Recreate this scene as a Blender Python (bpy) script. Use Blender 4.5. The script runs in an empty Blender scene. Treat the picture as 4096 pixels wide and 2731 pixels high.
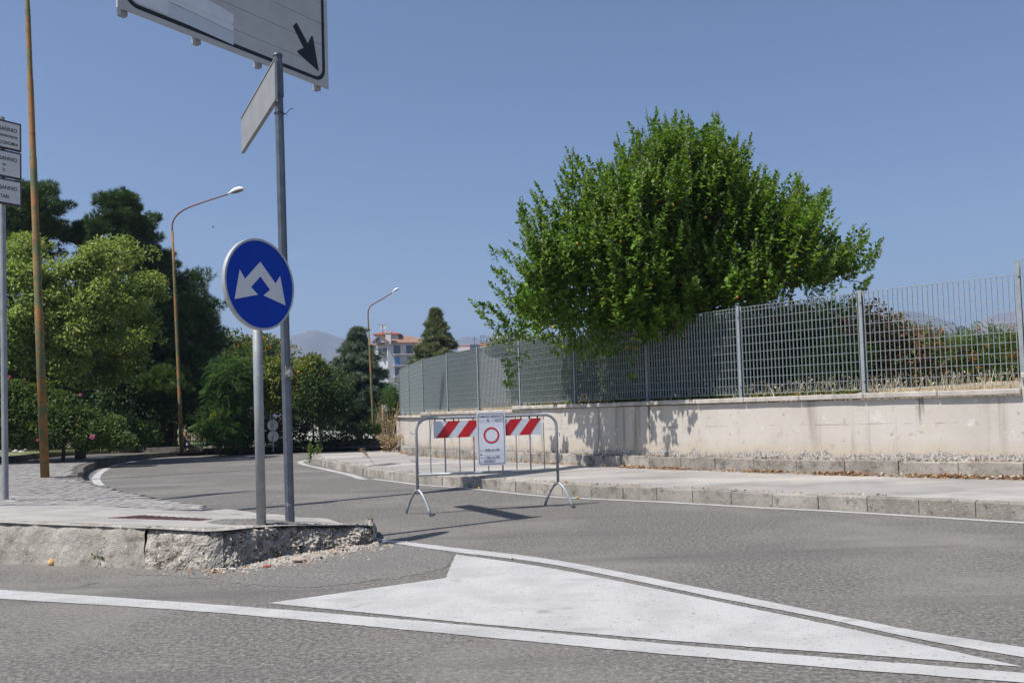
import bpy, bmesh, math, random
import numpy as np
from mathutils import Vector, Matrix, noise
random.seed(5)
rng = np.random.default_rng(11)
SC = bpy.context.scene
COL = SC.collection
R = math.radians

# ------------------------------------------------------------------ camera
FOC, ROLL, PITCH, HOR = 3400.0, 0.030, 0.040, 1640.0
CY, CX = HOR - FOC * math.tan(PITCH), 2048.0
CAM = np.array([0.0, 0.0, 1.15])
_fw = np.array([0, math.cos(PITCH), math.sin(PITCH)])
_u0 = np.array([0, -math.sin(PITCH), math.cos(PITCH)])
_r0 = np.array([1.0, 0, 0])
_r = math.cos(ROLL) * _r0 - math.sin(ROLL) * _u0
_u = math.sin(ROLL) * _r0 + math.cos(ROLL) * _u0
cam = bpy.data.cameras.new("camera")
cam.sensor_fit = 'HORIZONTAL'
cam.sensor_width = 36.0
cam.lens = 36.0 * FOC / 4096.0
cam.shift_y = (CY - 1365.5) / 4096.0
cam.clip_start = 0.1
cam.clip_end = 20000
camo = bpy.data.objects.new("camera", cam)
COL.objects.link(camo)
camo.matrix_world = Matrix(((_r[0], _u[0], -_fw[0], CAM[0]), (_r[1], _u[1], -_fw[1], CAM[1]),
                            (_r[2], _u[2], -_fw[2], CAM[2]), (0, 0, 0, 1)))
SC.camera = camo

# ------------------------------------------------------------------ sky, sun, exposure
SUN_EL = R(58.0)
SUN_XY = Vector((0.82, 0.57)).normalized()          # the way the shadows fall
world = bpy.data.worlds.new("World")
SC.world = world
world.use_nodes = True
wn = world.node_tree
wn.nodes.clear()
sky = wn.nodes.new('ShaderNodeTexSky')
sky.sky_type = 'NISHITA'
sky.sun_disc = False
sky.sun_elevation = SUN_EL
sky.sun_rotation = math.atan2(-SUN_XY.x, -SUN_XY.y)
sky.altitude = 150
sky.air_density = 1.0
sky.dust_density = 1.5
sky.ozone_density = 6.0
bg = wn.nodes.new('ShaderNodeBackground')
bg.inputs[1].default_value = 0.092
wo = wn.nodes.new('ShaderNodeOutputWorld')
wn.links.new(sky.outputs[0], bg.inputs[0])
wn.links.new(bg.outputs[0], wo.inputs[0])
sun = bpy.data.lights.new("sun", 'SUN')
sun.energy = 5.0
sun.angle = R(0.53)
sun.color = (1.0, 0.955, 0.89)
suno = bpy.data.objects.new("sun", sun)
COL.objects.link(suno)
_l = Vector((SUN_XY.x * math.cos(SUN_EL), SUN_XY.y * math.cos(SUN_EL), -math.sin(SUN_EL)))
suno.rotation_euler = _l.to_track_quat('-Z', 'Y').to_euler()
suno.location = (-20, -14, 40)
SC.view_settings.view_transform = 'Standard'
SC.view_settings.look = 'None'
SC.view_settings.exposure = 0.38
SC.view_settings.gamma = 1.0
SC.cycles.max_bounces = 6
SC.cycles.transparent_max_bounces = 4
SC.cycles.volume_bounces = 0

# ------------------------------------------------------------------ layout helpers
def ray(px, py):
    v = _fw + _r * ((px - CX) / FOC) + _u * ((CY - py) / FOC)
    return v / v[1]
def PD(px, py, d):
    """the point seen at a picture position, d metres ahead of the camera"""
    return Vector(CAM + ray(px, py) * d)
GS, GY0, GY1 = 0.0125, 11.0, 60.0
def g(y):
    """the road falls away gently in the distance"""
    if y < GY0 - 2: return 0.0
    if y < GY0 + 2: return -GS * (y - GY0 + 2) ** 2 / 8.0
    return -GS * (min(y, GY1) - GY0)
def P(px, py, z=0.0):
    """the point seen at a picture position, z metres above the road surface"""
    v = ray(px, py)
    lo, hi = 1.0, 300.0
    F = lambda y: CAM[2] + v[2] * y - g(y) - z
    for _ in range(60):
        m = 0.5 * (lo + hi)
        if F(m) > 0: lo = m
        else: hi = m
    return Vector(CAM + v * lo)
def onplane(px, py, p0, n):
    v = Vector(_fw + _r * ((px - CX) / FOC) + _u * ((CY - py) / FOC))
    c = Vector(CAM)
    return c + v * ((p0 - c).dot(n) / v.dot(n))
def topx(p):
    d = np.array(p) - CAM
    z = d @ _fw
    return CX + FOC * (d @ _r) / z, CY - FOC * (d @ _u) / z

# ------------------------------------------------------------------ object helpers
def link(o, parent=None):
    COL.objects.link(o)
    if parent is not None: o.parent = parent
    return o
def tag(o, label=None, cat=None, group=None, kind=None):
    if label: o["label"] = label
    if cat: o["category"] = cat
    if group: o["group"] = group
    if kind: o["kind"] = kind
    return o
def empty(name, loc=(0, 0, 0)):
    o = bpy.data.objects.new(name, None)
    o.empty_display_size = 0.1
    o.location = loc
    o["_base"] = 1
    COL.objects.link(o)
    return o
def rel(o, parent):
    """parent without moving (parents here are unrotated empties or meshes at a plain location)"""
    o.parent = parent
    o.matrix_parent_inverse = Matrix.Translation(-Vector(wloc(parent)))
    return o
def wloc(o):
    l = Vector(o.location)
    return l
class MB:
    def __init__(s):
        s.v, s.f, s.m = [], [], []
    def add(s, vs, fs, mi=0):
        b = len(s.v)
        s.v += [tuple(v) for v in vs]
        for f in fs:
            s.f.append([i + b for i in f]); s.m.append(mi)
        return s
    def box(s, c, size, ax=None, mi=0):
        """box about c; ax = (x axis, y axis, z axis) unit vectors"""
        ax = ax or (Vector((1, 0, 0)), Vector((0, 1, 0)), Vector((0, 0, 1)))
        c = Vector(c)
        vs = []
        for k in (-.5, .5):
            for j, i in ((-.5, -.5), (-.5, .5), (.5, .5), (.5, -.5)):
                vs.append(c + ax[0] * size[0] * i + ax[1] * size[1] * j + ax[2] * size[2] * k)
        return s.add(vs, [(3, 2, 1, 0), (4, 5, 6, 7), (0, 1, 5, 4), (1, 2, 6, 5), (2, 3, 7, 6), (3, 0, 4, 7)], mi)
    def tube(s, pts, rad, n=8, mi=0, cap=True):
        pts = [Vector(p) for p in pts]
        if not hasattr(rad, '__len__'): rad = [rad] * len(pts)
        rings = []
        prev = None
        for i, p in enumerate(pts):
            t = (pts[min(i + 1, len(pts) - 1)] - pts[max(i - 1, 0)]).normalized()
            if prev is None:
                a = Vector((0, 0, 1)) if abs(t.z) < .9 else Vector((1, 0, 0))
                x = t.cross(a).normalized()
            else:
                x = (prev - t * prev.dot(t)).normalized()
            prev = x
            y = t.cross(x)
            rings.append([p + (x * math.cos(2 * math.pi * k / n) + y * math.sin(2 * math.pi * k / n)) * rad[i] for k in range(n)])
        vs = [v for r in rings for v in r]
        fs = []
        for i in range(len(pts) - 1):
            for k in range(n):
                a, b = i * n + k, i * n + (k + 1) % n
                fs.append((a, b, b + n, a + n))
        if cap:
            fs.append(tuple(range(n - 1, -1, -1)))
            fs.append(tuple((len(pts) - 1) * n + k for k in range(n)))
        return s.add(vs, fs, mi)
    def prism(s, poly, n, t, mi=0):
        """flat polygon (3d points) given thickness t along n (back side)"""
        n = Vector(n)
        k = len(poly)
        vs = [Vector(p) for p in poly] + [Vector(p) - n * t for p in poly]
        fs = [tuple(range(k)), tuple(range(2 * k - 1, k - 1, -1))]
        for i in range(k):
            j = (i + 1) % k
            fs.append((i, i + k, j + k, j))
        return s.add(vs, fs, mi)
    def mesh(s, name, mats, smooth=False):
        me = bpy.data.meshes.new(name)
        me.from_pydata(s.v, [], s.f)
        if not isinstance(mats, (list, tuple)): mats = [mats]
        for m in mats: me.materials.append(m)
        me.polygons.foreach_set('material_index', s.m)
        if smooth: me.polygons.foreach_set('use_smooth', [True] * len(s.f))
        me.update()
        return me
    def build(s, name, mats, parent=None, smooth=False, loc=None):
        me = s.mesh(name, mats, smooth)
        o = bpy.data.objects.new(name, me)
        COL.objects.link(o)
        if loc is not None:
            l = Vector(loc)
            me.transform(Matrix.Translation(-l))
            o.location = l
        if parent is not None:
            o.parent = parent
            # world position of all parents equals the sum of plain translations
            w = Vector((0, 0, 0)); p = parent
            while p is not None:
                w += Vector(p.location); p = p.parent
            o.location = Vector(o.location) - w
        return o
def fixnormals(o):
    bm = bmesh.new(); bm.from_mesh(o.data)
    bmesh.ops.recalc_face_normals(bm, faces=bm.faces)
    bm.to_mesh(o.data); bm.free()
    return o
def bevel(o, w=0.01, seg=1):
    bm = bmesh.new(); bm.from_mesh(o.data)
    bmesh.ops.recalc_face_normals(bm, faces=bm.faces)
    bmesh.ops.bevel(bm, geom=bm.edges[:], offset=w, segments=seg, profile=.5, affect='EDGES')
    bm.to_mesh(o.data); bm.free()
    return o

# ------------------------------------------------------------------ materials
def N(nt, t, **kw):
    n = nt.nodes.new(t)
    for k, v in kw.items(): setattr(n, k, v)
    return n
def mat(name, col, rough=0.8, col2=None, scale=5.0, lo=.4, hi=.6, detail=4, bump=0.0, bscale=60.0, metal=0.0,
        layers=(), spec=0.3, stretch=None, attr=None, bdist=0.01, orand=0.0):
    """col mixed with col2 by noise; layers = (colour, noise scale, lo, hi[, stretch]) laid over it"""
    m = bpy.data.materials.new(name)
    m.use_nodes = True
    nt = m.node_tree
    L = nt.links.new
    b = nt.nodes['Principled BSDF']
    b.inputs['Roughness'].default_value = rough
    b.inputs['Metallic'].default_value = metal
    b.inputs['Specular IOR Level'].default_value = spec
    geo = N(nt, 'ShaderNodeNewGeometry')
    def vec(st):
        if st is None: return geo.outputs['Position']
        mp = N(nt, 'ShaderNodeMapping'); mp.inputs['Scale'].default_value = st
        L(geo.outputs['Position'], mp.inputs[0]); return mp.outputs[0]
    cur = N(nt, 'ShaderNodeRGB'); cur.outputs[0].default_value = (*col, 1); cur = cur.outputs[0]
    lay = list(layers)
    if col2 is not None: lay.insert(0, (col2, scale, lo, hi, stretch))
    for ly in lay:
        c, s, l0, h0 = ly[:4]
        st = ly[4] if len(ly) > 4 else None
        nz = N(nt, 'ShaderNodeTexNoise'); nz.inputs['Scale'].default_value = s; nz.inputs['Detail'].default_value = detail
        nz.inputs['Roughness'].default_value = .62
        L(vec(st), nz.inputs['Vector'])
        mr = N(nt, 'ShaderNodeMapRange'); mr.inputs[1].default_value = l0; mr.inputs[2].default_value = h0
        L(nz.outputs[0], mr.inputs[0])
        mx = N(nt, 'ShaderNodeMix', data_type='RGBA')
        L(mr.outputs[0], mx.inputs[0]); L(cur, mx.inputs[6]); mx.inputs[7].default_value = (*c, 1)
        cur = mx.outputs[2]
    if orand:
        oi = N(nt, 'ShaderNodeObjectInfo'); mr = N(nt, 'ShaderNodeMapRange'); mr.inputs[3].default_value = 1 - orand; mr.inputs[4].default_value = 1 + orand
        L(oi.outputs['Random'], mr.inputs[0])
        hs = N(nt, 'ShaderNodeHueSaturation'); L(mr.outputs[0], hs.inputs['Value']); L(cur, hs.inputs['Color']); cur = hs.outputs[0]
    L(cur, b.inputs['Base Color'])
    if bump:
        nz = N(nt, 'ShaderNodeTexNoise'); nz.inputs['Scale'].default_value = bscale; nz.inputs['Detail'].default_value = 5
        L(geo.outputs['Position'], nz.inputs['Vector'])
        bp = N(nt, 'ShaderNodeBump'); bp.inputs['Strength'].default_value = bump; bp.inputs['Distance'].default_value = bdist
        L(nz.outputs[0], bp.inputs['Height']); L(bp.outputs[0], b.inputs['Normal'])
    return m
def leafmat(name, c1, c2, c3=None, p3=.06, transl=.32, rough=.5, spec=.3):
    """leaf colour varies from leaf to leaf; thin leaves let some light through"""
    m = bpy.data.materials.new(name); m.use_nodes = True
    nt = m.node_tree; L = nt.links.new
    b = nt.nodes['Principled BSDF']; out = nt.nodes['Material Output']
    b.inputs['Roughness'].default_value = rough
    b.inputs['Specular IOR Level'].default_value = spec
    at = N(nt, 'ShaderNodeAttribute', attribute_name='rnd')
    mx = N(nt, 'ShaderNodeMix', data_type='RGBA')
    L(at.outputs['Fac'], mx.inputs[0]); mx.inputs[6].default_value = (*c1, 1); mx.inputs[7].default_value = (*c2, 1)
    cur = mx.outputs[2]
    if c3:
        gt = N(nt, 'ShaderNodeMath', operation='GREATER_THAN'); gt.inputs[1].default_value = 1 - p3
        L(at.outputs['Fac'], gt.inputs[0])
        m2 = N(nt, 'ShaderNodeMix', data_type='RGBA'); L(gt.outputs[0], m2.inputs[0]); L(cur, m2.inputs[6]); m2.inputs[7].default_value = (*c3, 1)
        cur = m2.outputs[2]
    L(cur, b.inputs['Base Color'])
    tr = N(nt, 'ShaderNodeBsdfTranslucent')
    hs = N(nt, 'ShaderNodeHueSaturation'); hs.inputs['Value'].default_value = 1.5; hs.inputs['Saturation'].default_value = 1.1
    L(cur, hs.inputs['Color']); L(hs.outputs[0], tr.inputs[0])
    ms = N(nt, 'ShaderNodeMixShader'); ms.inputs[0].default_value = transl
    L(b.outputs[0], ms.inputs[1]); L(tr.outputs[0], ms.inputs[2]); L(ms.outputs[0], out.inputs[0])
    return m

MA = {}
MA['asphalt'] = mat('asphalt', (.176, .163, .150), .9, (.090, .084, .078), 34, .40, .58, bump=.6, bscale=60, detail=7,
                    layers=(((.30, .29, .275), 42, .56, .68), ((.212, .194, .174), .45, .48, .72), ((.100, .096, .092), .8, .54, .72, (.25, 1.5, 1)), ((.07, .068, .068), 1.4, .66, .74),
                            ((.34, .33, .31), 95, .62, .72)))
MA['asphalt_dusty'] = mat('asphalt_dusty', (.195, .182, .168), .95, (.11, .105, .10), 34, .40, .58, bump=.7, bscale=60, detail=7,
                    layers=(((.34, .32, .29), 42, .55, .68), ((.14, .135, .13), 1.5, .5, .7)))
MA['paint'] = mat('paint', (.425, .42, .415), .75, (.365, .36, .352), 3, .4, .65, bump=.35, bscale=140,
                  layers=(((.20, .195, .19), 38, .615, .67), ((.31, .305, .30), 3.5, .56, .74, (.35, 1, 1)), ((.24, .235, .23), 1.6, .64, .72)))
MA['paint_thin'] = mat('paint_thin', (.42, .415, .405), .8, (.34, .33, .32), 4, .4, .65, bump=.3, bscale=140,
                  layers=(((.22, .21, .20), 60, .60, .70),))
MA['kerb'] = mat('kerb', (.33, .305, .27), .95, (.23, .21, .18), 3, .4, .6, orand=.16, bump=.8, bscale=70, detail=6,
                 layers=(((.12, .11, .09), 6, .55, .68), ((.46, .43, .39), 28, .60, .68), ((.11, .10, .085), 30, .60, .68)))
MA['kerb_dark'] = mat('kerb_dark', (.16, .14, .12), .95, (.09, .08, .07), 5, .4, .6, bump=.5, bscale=60,
                 layers=(((.26, .24, .21), 30, .60, .72),))
MA['rough_concrete'] = mat('rough_concrete', (.42, .38, .33), .95, (.26, .235, .20), 7, .38, .6, bump=.9, bscale=60, detail=7,
                 layers=(((.08, .07, .058), 9, .52, .64), ((.58, .54, .49), 26, .56, .64), ((.05, .045, .04), 24, .585, .65)))
MA['smooth_concrete'] = mat('smooth_concrete', (.37, .347, .325), .9, (.29, .272, .255), 2.5, .4, .65, bump=.4, bscale=50, detail=6,
                 layers=(((.20, .188, .172), 4, .54, .68, (.35, 1.6, 1)), ((.13, .12, .11), 40, .64, .70)))
MA['sidewalk'] = mat('sidewalk', (.315, .295, .28), .9, (.25, .235, .225), 1.2, .42, .62, bump=.35, bscale=80, detail=6,
                 layers=(((.40, .372, .345), .5, .5, .60, (.5, 1, 1)), ((.19, .178, .168), 5, .60, .74, (.5, 2, 1)), ((.17, .16, .15), 45, .62, .70)))
MA['paver'] = mat('paver', (.29, .272, .257), .92, (.21, .20, .19), 6, .4, .62, orand=.14, bump=.5, bscale=80,
                 layers=(((.38, .365, .345), 14, .56, .68), ((.13, .125, .12), 70, .66, .74)))
MA['joint'] = mat('joint', (.13, .12, .105), .95, (.09, .085, .07), 8)
MA['cover'] = mat('cover', (.155, .085, .08), .7, (.10, .06, .055), 25, .4, .6, bump=.4, bscale=200)
MA['coping'] = mat('coping', (.47, .43, .39), .9, (.34, .315, .28), 5, .4, .62, orand=.12, bump=.35, bscale=60,
                 layers=(((.22, .205, .185), 14, .62, .74),))
MA['galv'] = mat('galv', (.36, .385, .40), .5, (.28, .305, .325), 22, .4, .6, metal=.45, bump=.05, bscale=150, spec=.5)
MA['galv_post'] = mat('galv_post', (.33, .345, .35), .55, (.27, .285, .30), 10, .4, .6, metal=.3,
                 layers=(((.42, .38, .33), 5, .62, .72),))
MA['fence'] = mat('fence', (.335, .385, .375), .55, (.28, .33, .325), 15, .4, .6, metal=.1, spec=.3)
MA['fence_post'] = mat('fence_post', (.27, .295, .315), .6, (.23, .25, .27), 8, .4, .6, metal=.1, spec=.3)
MA['dark_post'] = mat('dark_post', (.115, .13, .155), .4, (.085, .097, .12), 9, .4, .6, metal=.3, spec=.5,
                 layers=(((.30, .29, .27), 6, .68, .76),))
MA['rust_pole'] = mat('rust_pole', (.105, .125, .060), .8, (.27, .135, .045), 2.6, .44, .58, bump=.25, bscale=80, detail=5,
                 layers=(((.16, .065, .03), 7, .56, .68), ((.24, .17, .06), 3.2, .56, .70), ((.07, .11, .07), 4.5, .60, .72)))
MA['rust_arm'] = mat('rust_arm', (.20, .13, .10), .8, (.28, .12, .05), 5, .45, .6)
MA['lamp_white'] = mat('lamp_white', (.72, .73, .74), .4, (.6, .61, .62), 6, .45, .7)
MA['lamp_glass'] = mat('lamp_glass', (.30, .30, .29), .25, (.22, .22, .21), 8)
MA['sign_blue'] = mat('sign_blue', (.002, .042, .36), .55, (.003, .046, .39), 3, .4, .6, spec=.15)
MA['sign_white'] = mat('sign_white', (.66, .665, .67), .45, (.60, .605, .61), 4, .4, .65, spec=.5)
MA['alu'] = mat('alu', (.46, .47, .47), .45, (.40, .41, .41), 12, .4, .6, metal=.35, spec=.5)
MA['alu_back'] = mat('alu_back', (.27, .275, .28), .6, (.24, .245, .25), 5, .4, .6, metal=.0)
MA['sign_board'] = mat('sign_board', (.50, .495, .49), .5, (.45, .445, .44), 3, .4, .65, layers=(((.46, .43, .40), 12, .66, .76),))
MA['sign_film'] = mat('sign_film', (.58, .62, .67), .35, (.55, .59, .64), 3, .4, .65)
MA['sign_film2'] = mat('sign_film2', (.70, .73, .77), .35, (.64, .67, .71), 8, .4, .65)
MA['sign_black'] = mat('sign_black', (.012, .012, .014), .4, (.02, .02, .024), 5)
MA['sign_frame'] = mat('sign_frame', (.060, .060, .075), .5, (.045, .045, .055), 6)
MA['ink'] = mat('ink', (.03, .03, .045), .7)
MA['ink_pale'] = mat('ink_pale', (.22, .22, .27), .7)
MA['red'] = mat('red', (.52, .012, .022), .4, (.46, .012, .02), 5, .4, .6, spec=.5)
MA['red_print'] = mat('red_print', (.50, .035, .045), .6)
MA['paper'] = mat('paper', (.68, .70, .76), .7, (.64, .66, .72), 5, .4, .6)
MA['panel_white'] = mat('panel_white', (.62, .65, .69), .4, (.57, .60, .64), 6, .4, .6, spec=.5)
MA['bark'] = mat('bark', (.10, .08, .06), .95, (.055, .043, .033), 14, .4, .6, bump=.6, bscale=30)
MA['bark_grey'] = mat('bark_grey', (.15, .13, .11), .95, (.08, .07, .06), 12, .4, .6, bump=.5, bscale=30)
MA['earth'] = mat('earth', (.19, .15, .095), .95, (.12, .10, .065), .4, .4, .62, bump=.5, bscale=8,
                  layers=(((.10, .115, .045), .9, .5, .62), ((.26, .21, .14), 3, .56, .68)))
MA['dry_earth'] = mat('dry_earth', (.36, .28, .20), .95, (.28, .21, .14), 2, .4, .62, bump=.5, bscale=12,
                  layers=(((.16, .13, .07), 5, .56, .66),))
MA['soil_grass'] = mat('soil_grass', (.17, .19, .085), .95, (.10, .13, .05), 3, .4, .6, bump=.6, bscale=25,
                  layers=(((.30, .26, .17), 5, .56, .68),))
MA['boulder'] = mat('boulder', (.55, .53, .49), .9, (.42, .39, .35), 5, .4, .6, bump=.5, bscale=15)
MA['rubble'] = mat('rubble', (.42, .38, .34), .95, (.27, .24, .21), 9, .4, .6, bump=.6, bscale=60)
MA['rubble_pink'] = mat('rubble_pink', (.45, .33, .27), .95, (.36, .27, .22), 9, .4, .6, bump=.6, bscale=60)
MA['gravel'] = leafmat('gravel', (.22, .20, .175), (.44, .41, .37), (.34, .22, .13), .05, transl=0, rough=.95, spec=.1)
MA['apple'] = mat('apple', (.42, .36, .07), .5, (.40, .16, .05), 9, .42, .6)
MA['leaf_apple'] = leafmat('leaf_apple', (.052, .120, .013), (.168, .265, .036), (.34, .28, .04), .02, .26, .55, .2)
MA['leaf_apple_tip'] = leafmat('leaf_apple_tip', (.13, .20, .06), (.25, .31, .14), None, 0, .30, .5, .35)
MA['leaf_light'] = leafmat('leaf_light', (.125, .185, .034), (.30, .36, .095), (.38, .36, .09), .05, .30, .55, .25)
MA['leaf_shrub'] = leafmat('leaf_shrub', (.045, .085, .018), (.125, .175, .040), (.18, .13, .05), .06, .25, .5, .25)
MA['leaf_dark'] = leafmat('leaf_dark', (.028, .055, .016), (.085, .125, .036), (.15, .14, .04), .05, .25, .5, .25)
MA['leaf_ail'] = leafmat('leaf_ail', (.036, .085, .020), (.090, .155, .038), (.20, .22, .05), .05, .35, .5, .3)
MA['leaf_orange'] = leafmat('leaf_orange', (.055, .105, .025), (.12, .16, .035), (.38, .16, .035), .22, .3, .55, .25)
MA['leaf_rust'] = leafmat('leaf_rust', (.17, .085, .040), (.24, .15, .065), (.09, .14, .035), .38, .3, .6, .2)
MA['leaf_yellow'] = leafmat('leaf_yellow', (.07, .12, .025), (.19, .21, .045), (.34, .16, .03), .12, .3, .6, .2)
MA['needle_pine'] = leafmat('needle_pine', (.024, .058, .016), (.105, .158, .042), None, 0, .15, .55, .25)
MA['needle_pine_light'] = leafmat('needle_pine_light', (.05, .10, .018), (.11, .16, .03), None, 0, .2, .55, .25)
MA['needle_cedar'] = leafmat('needle_cedar', (.075, .115, .070), (.205, .250, .165), None, 0, .12, .6, .2)
MA['needle_cyp'] = leafmat('needle_cyp', (.10, .130, .055), (.24, .27, .125), None, 0, .12, .6, .2)
MA['dry_plant'] = leafmat('dry_plant', (.26, .18, .10), (.46, .37, .24), (.14, .15, .05), .08, .25, .8, .1)
MA['fallen'] = leafmat('fallen', (.24, .12, .06), (.38, .26, .15), (.50, .42, .30), .12, .15, .8, .1)
MA['grass'] = leafmat('grass', (.09, .14, .03), (.18, .21, .06), (.38, .33, .18), .25, .3, .7, .15)
MA['oats'] = leafmat('oats', (.42, .34, .20), (.62, .54, .38), (.72, .68, .56), .2, .3, .8, .1)
MA['flower'] = leafmat('flower', (.62, .12, .30), (.75, .28, .45), None, 0, .3, .7, .1)
MA['weed_green'] = leafmat('weed_green', (.10, .16, .035), (.17, .22, .06), None, 0, .3, .6, .2)
MA['skin'] = mat('skin', (.38, .22, .16), .6)
MA['navy'] = mat('navy', (.02, .03, .075), .85)
MA['dark_cloth'] = mat('dark_cloth', (.015, .015, .02), .85)
MA['reflective'] = mat('reflective', (.45, .47, .52), .5)
MA['green_bag'] = mat('green_bag', (.12, .50, .03), .6)
MA['hair'] = mat('hair', (.30, .28, .27), .8)
MA['iron'] = mat('iron', (.025, .028, .028), .6)
MA['wood'] = mat('wood', (.26, .17, .10), .9, (.17, .11, .07), 8, .4, .6, stretch=(8, 8, 1))
MA['straw'] = mat('straw', (.40, .31, .19), .9, (.26, .19, .11), 6)
MA['stucco_white'] = mat('stucco_white', (.62, .60, .60), .9, (.55, .53, .53), .3, .4, .6)
MA['stucco_grey'] = mat('stucco_grey', (.50, .51, .54), .9, (.45, .46, .49), .3, .4, .6)
MA['roof_red'] = mat('roof_red', (.34, .105, .065), .9, (.27, .085, .05), 1.5, .4, .6)
MA['roof_old'] = mat('roof_old', (.30, .165, .105), .9, (.22, .125, .085), .9, .4, .6, layers=(((.32, .22, .17), 2, .55, .7),))
MA['shutter'] = mat('shutter', (.06, .09, .13), .6)
MA['shutter_blue'] = mat('shutter_blue', (.06, .19, .42), .6)
MA['car_white'] = mat('car_white', (.72, .72, .72), .3, spec=.5)
MA['car_glass'] = mat('car_glass', (.02, .025, .028), .08, spec=.6)
MA['rubber'] = mat('rubber', (.02, .02, .02), .8)
MA['hill'] = mat('hill', (.075, .085, .055), .95, (.12, .115, .08), .012, .4, .6)
MA['hill_bare'] = mat('hill_bare', (.26, .18, .135), .95, (.16, .125, .09), .01, .4, .6)
MA['plastic_blue'] = mat('plastic_blue', (.03, .12, .50), .4)
MA['plastic_white'] = mat('plastic_white', (.70, .70, .72), .5)
MA['plastic_red'] = mat('plastic_red', (.34, .06, .05), .7)
MA['stone_yellow'] = mat('stone_yellow', (.55, .38, .16), .9, (.45, .30, .12), 30)
MA['black_thing'] = mat('black_thing', (.03, .03, .03), .7)
MA['bird'] = mat('bird', (.10, .06, .05), .8)
# plaster of the retaining wall: flaked grey foot, dirt runs, board joints
def wall_mat():
    m = mat('plaster', (.50, .465, .42), .92, (.445, .41, .365), 1.1, .4, .65, bump=.25, bscale=35, detail=6,
            layers=(((.50, .44, .36), 2.2, .58, .74, (1, 1, .35)), ((.26, .235, .20), 1.7, .565, .70, (1.6, 1.6, .10)), ((.33, .295, .245), 8, .60, .70), ((.15, .135, .115), 1.15, .645, .70, (3.2, 3.2, .12)), ((.56, .53, .49), 6, .62, .70)))
    nt = m.node_tree; L = nt.links.new
    b = nt.nodes['Principled BSDF']
    src = b.inputs['Base Color'].links[0].from_socket
    at = N(nt, 'ShaderNodeAttribute', attribute_name='hgt')
    geo = N(nt, 'ShaderNodeNewGeometry')
    def ns(s, st=None, det=6):
        nz = N(nt, 'ShaderNodeTexNoise'); nz.inputs['Scale'].default_value = s; nz.inputs['Detail'].default_value = det
        nz.inputs['Roughness'].default_value = .65
        if st:
            mp = N(nt, 'ShaderNodeMapping'); mp.inputs['Scale'].default_value = st
            L(geo.outputs['Position'], mp.inputs[0]); L(mp.outputs[0], nz.inputs['Vector'])
        else: L(geo.outputs['Position'], nz.inputs['Vector'])
        return nz.outputs[0]
    def math_(op, a, bb):
        n = N(nt, 'ShaderNodeMath', operation=op)
        for i, x in enumerate((a, bb)):
            if isinstance(x, (int, float)): n.inputs[i].default_value = x
            else: L(x, n.inputs[i])
        return n.outputs[0]
    def rng_(x, lo, hi):
        n = N(nt, 'ShaderNodeMapRange'); n.inputs[1].default_value = lo; n.inputs[2].default_value = hi
        L(x, n.inputs[0]); return n.outputs[0]
    def mixc(f, a, c):
        n = N(nt, 'ShaderNodeMix', data_type='RGBA'); L(f, n.inputs[0]); L(a, n.inputs[6])
        if isinstance(c, tuple): n.inputs[7].default_value = (*c, 1)
        else: L(c, n.inputs[7])
        return n.outputs[2]
    # flaked foot of the wall, ragged upper edge
    e = math_('ADD', at.outputs['Fac'], math_('MULTIPLY', math_('SUBTRACT', ns(3.5), .5), -.38))
    foot = rng_(e, .155, .10)
    grey = N(nt, 'ShaderNodeMix', data_type='RGBA')
    L(rng_(ns(38), .42, .6), grey.inputs[0]); grey.inputs[6].default_value = (.17, .155, .135, 1); grey.inputs[7].default_value = (.50, .48, .45, 1)
    tan = rng_(e, .34, .16)
    c = mixc(math_('MULTIPLY', tan, .55), src, (.42, .345, .25))
    c = mixc(foot, c, grey.outputs[2])
    # one wandering horizontal board joint
    j = math_('ABSOLUTE', math_('SUBTRACT', math_('ADD', at.outputs['Fac'], math_('MULTIPLY', ns(1.3), .03)), .545), 0)
    crack = math_('MULTIPLY', rng_(j, .006, .002), rng_(ns(1.7, None, 3), .50, .58))
    c = mixc(crack, c, (.20, .165, .13))
    L(c, b.inputs['Base Color'])
    return m
MA['plaster'] = wall_mat()

# ------------------------------------------------------------------ ground and road
def strip_sheet(name, xs, ys, zoff, m, kind='structure'):
    mb = MB()
    vs = [(x, y, g(y) + zoff) for y in ys for x in xs]
    n = len(xs)
    fs = [(j * n + i, j * n + i + 1, (j + 1) * n + i + 1, (j + 1) * n + i) for j in range(len(ys) - 1) for i in range(n - 1)]
    mb.add(vs, fs)
    return tag(mb.build(name, m), kind=kind)
strip_sheet('ground', [-6000, -60, 60, 6000], [-2000, -10] + list(range(8, 64, 2)) + [80, 6000], -.05, MA['earth'])
ROAD = strip_sheet('road', [-55, -20, 0, 20, 55], [-9, 0, 5] + [8 + .5 * i for i in range(14)] + list(range(16, 42, 2)), 0.0, MA['asphalt'])

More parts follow.
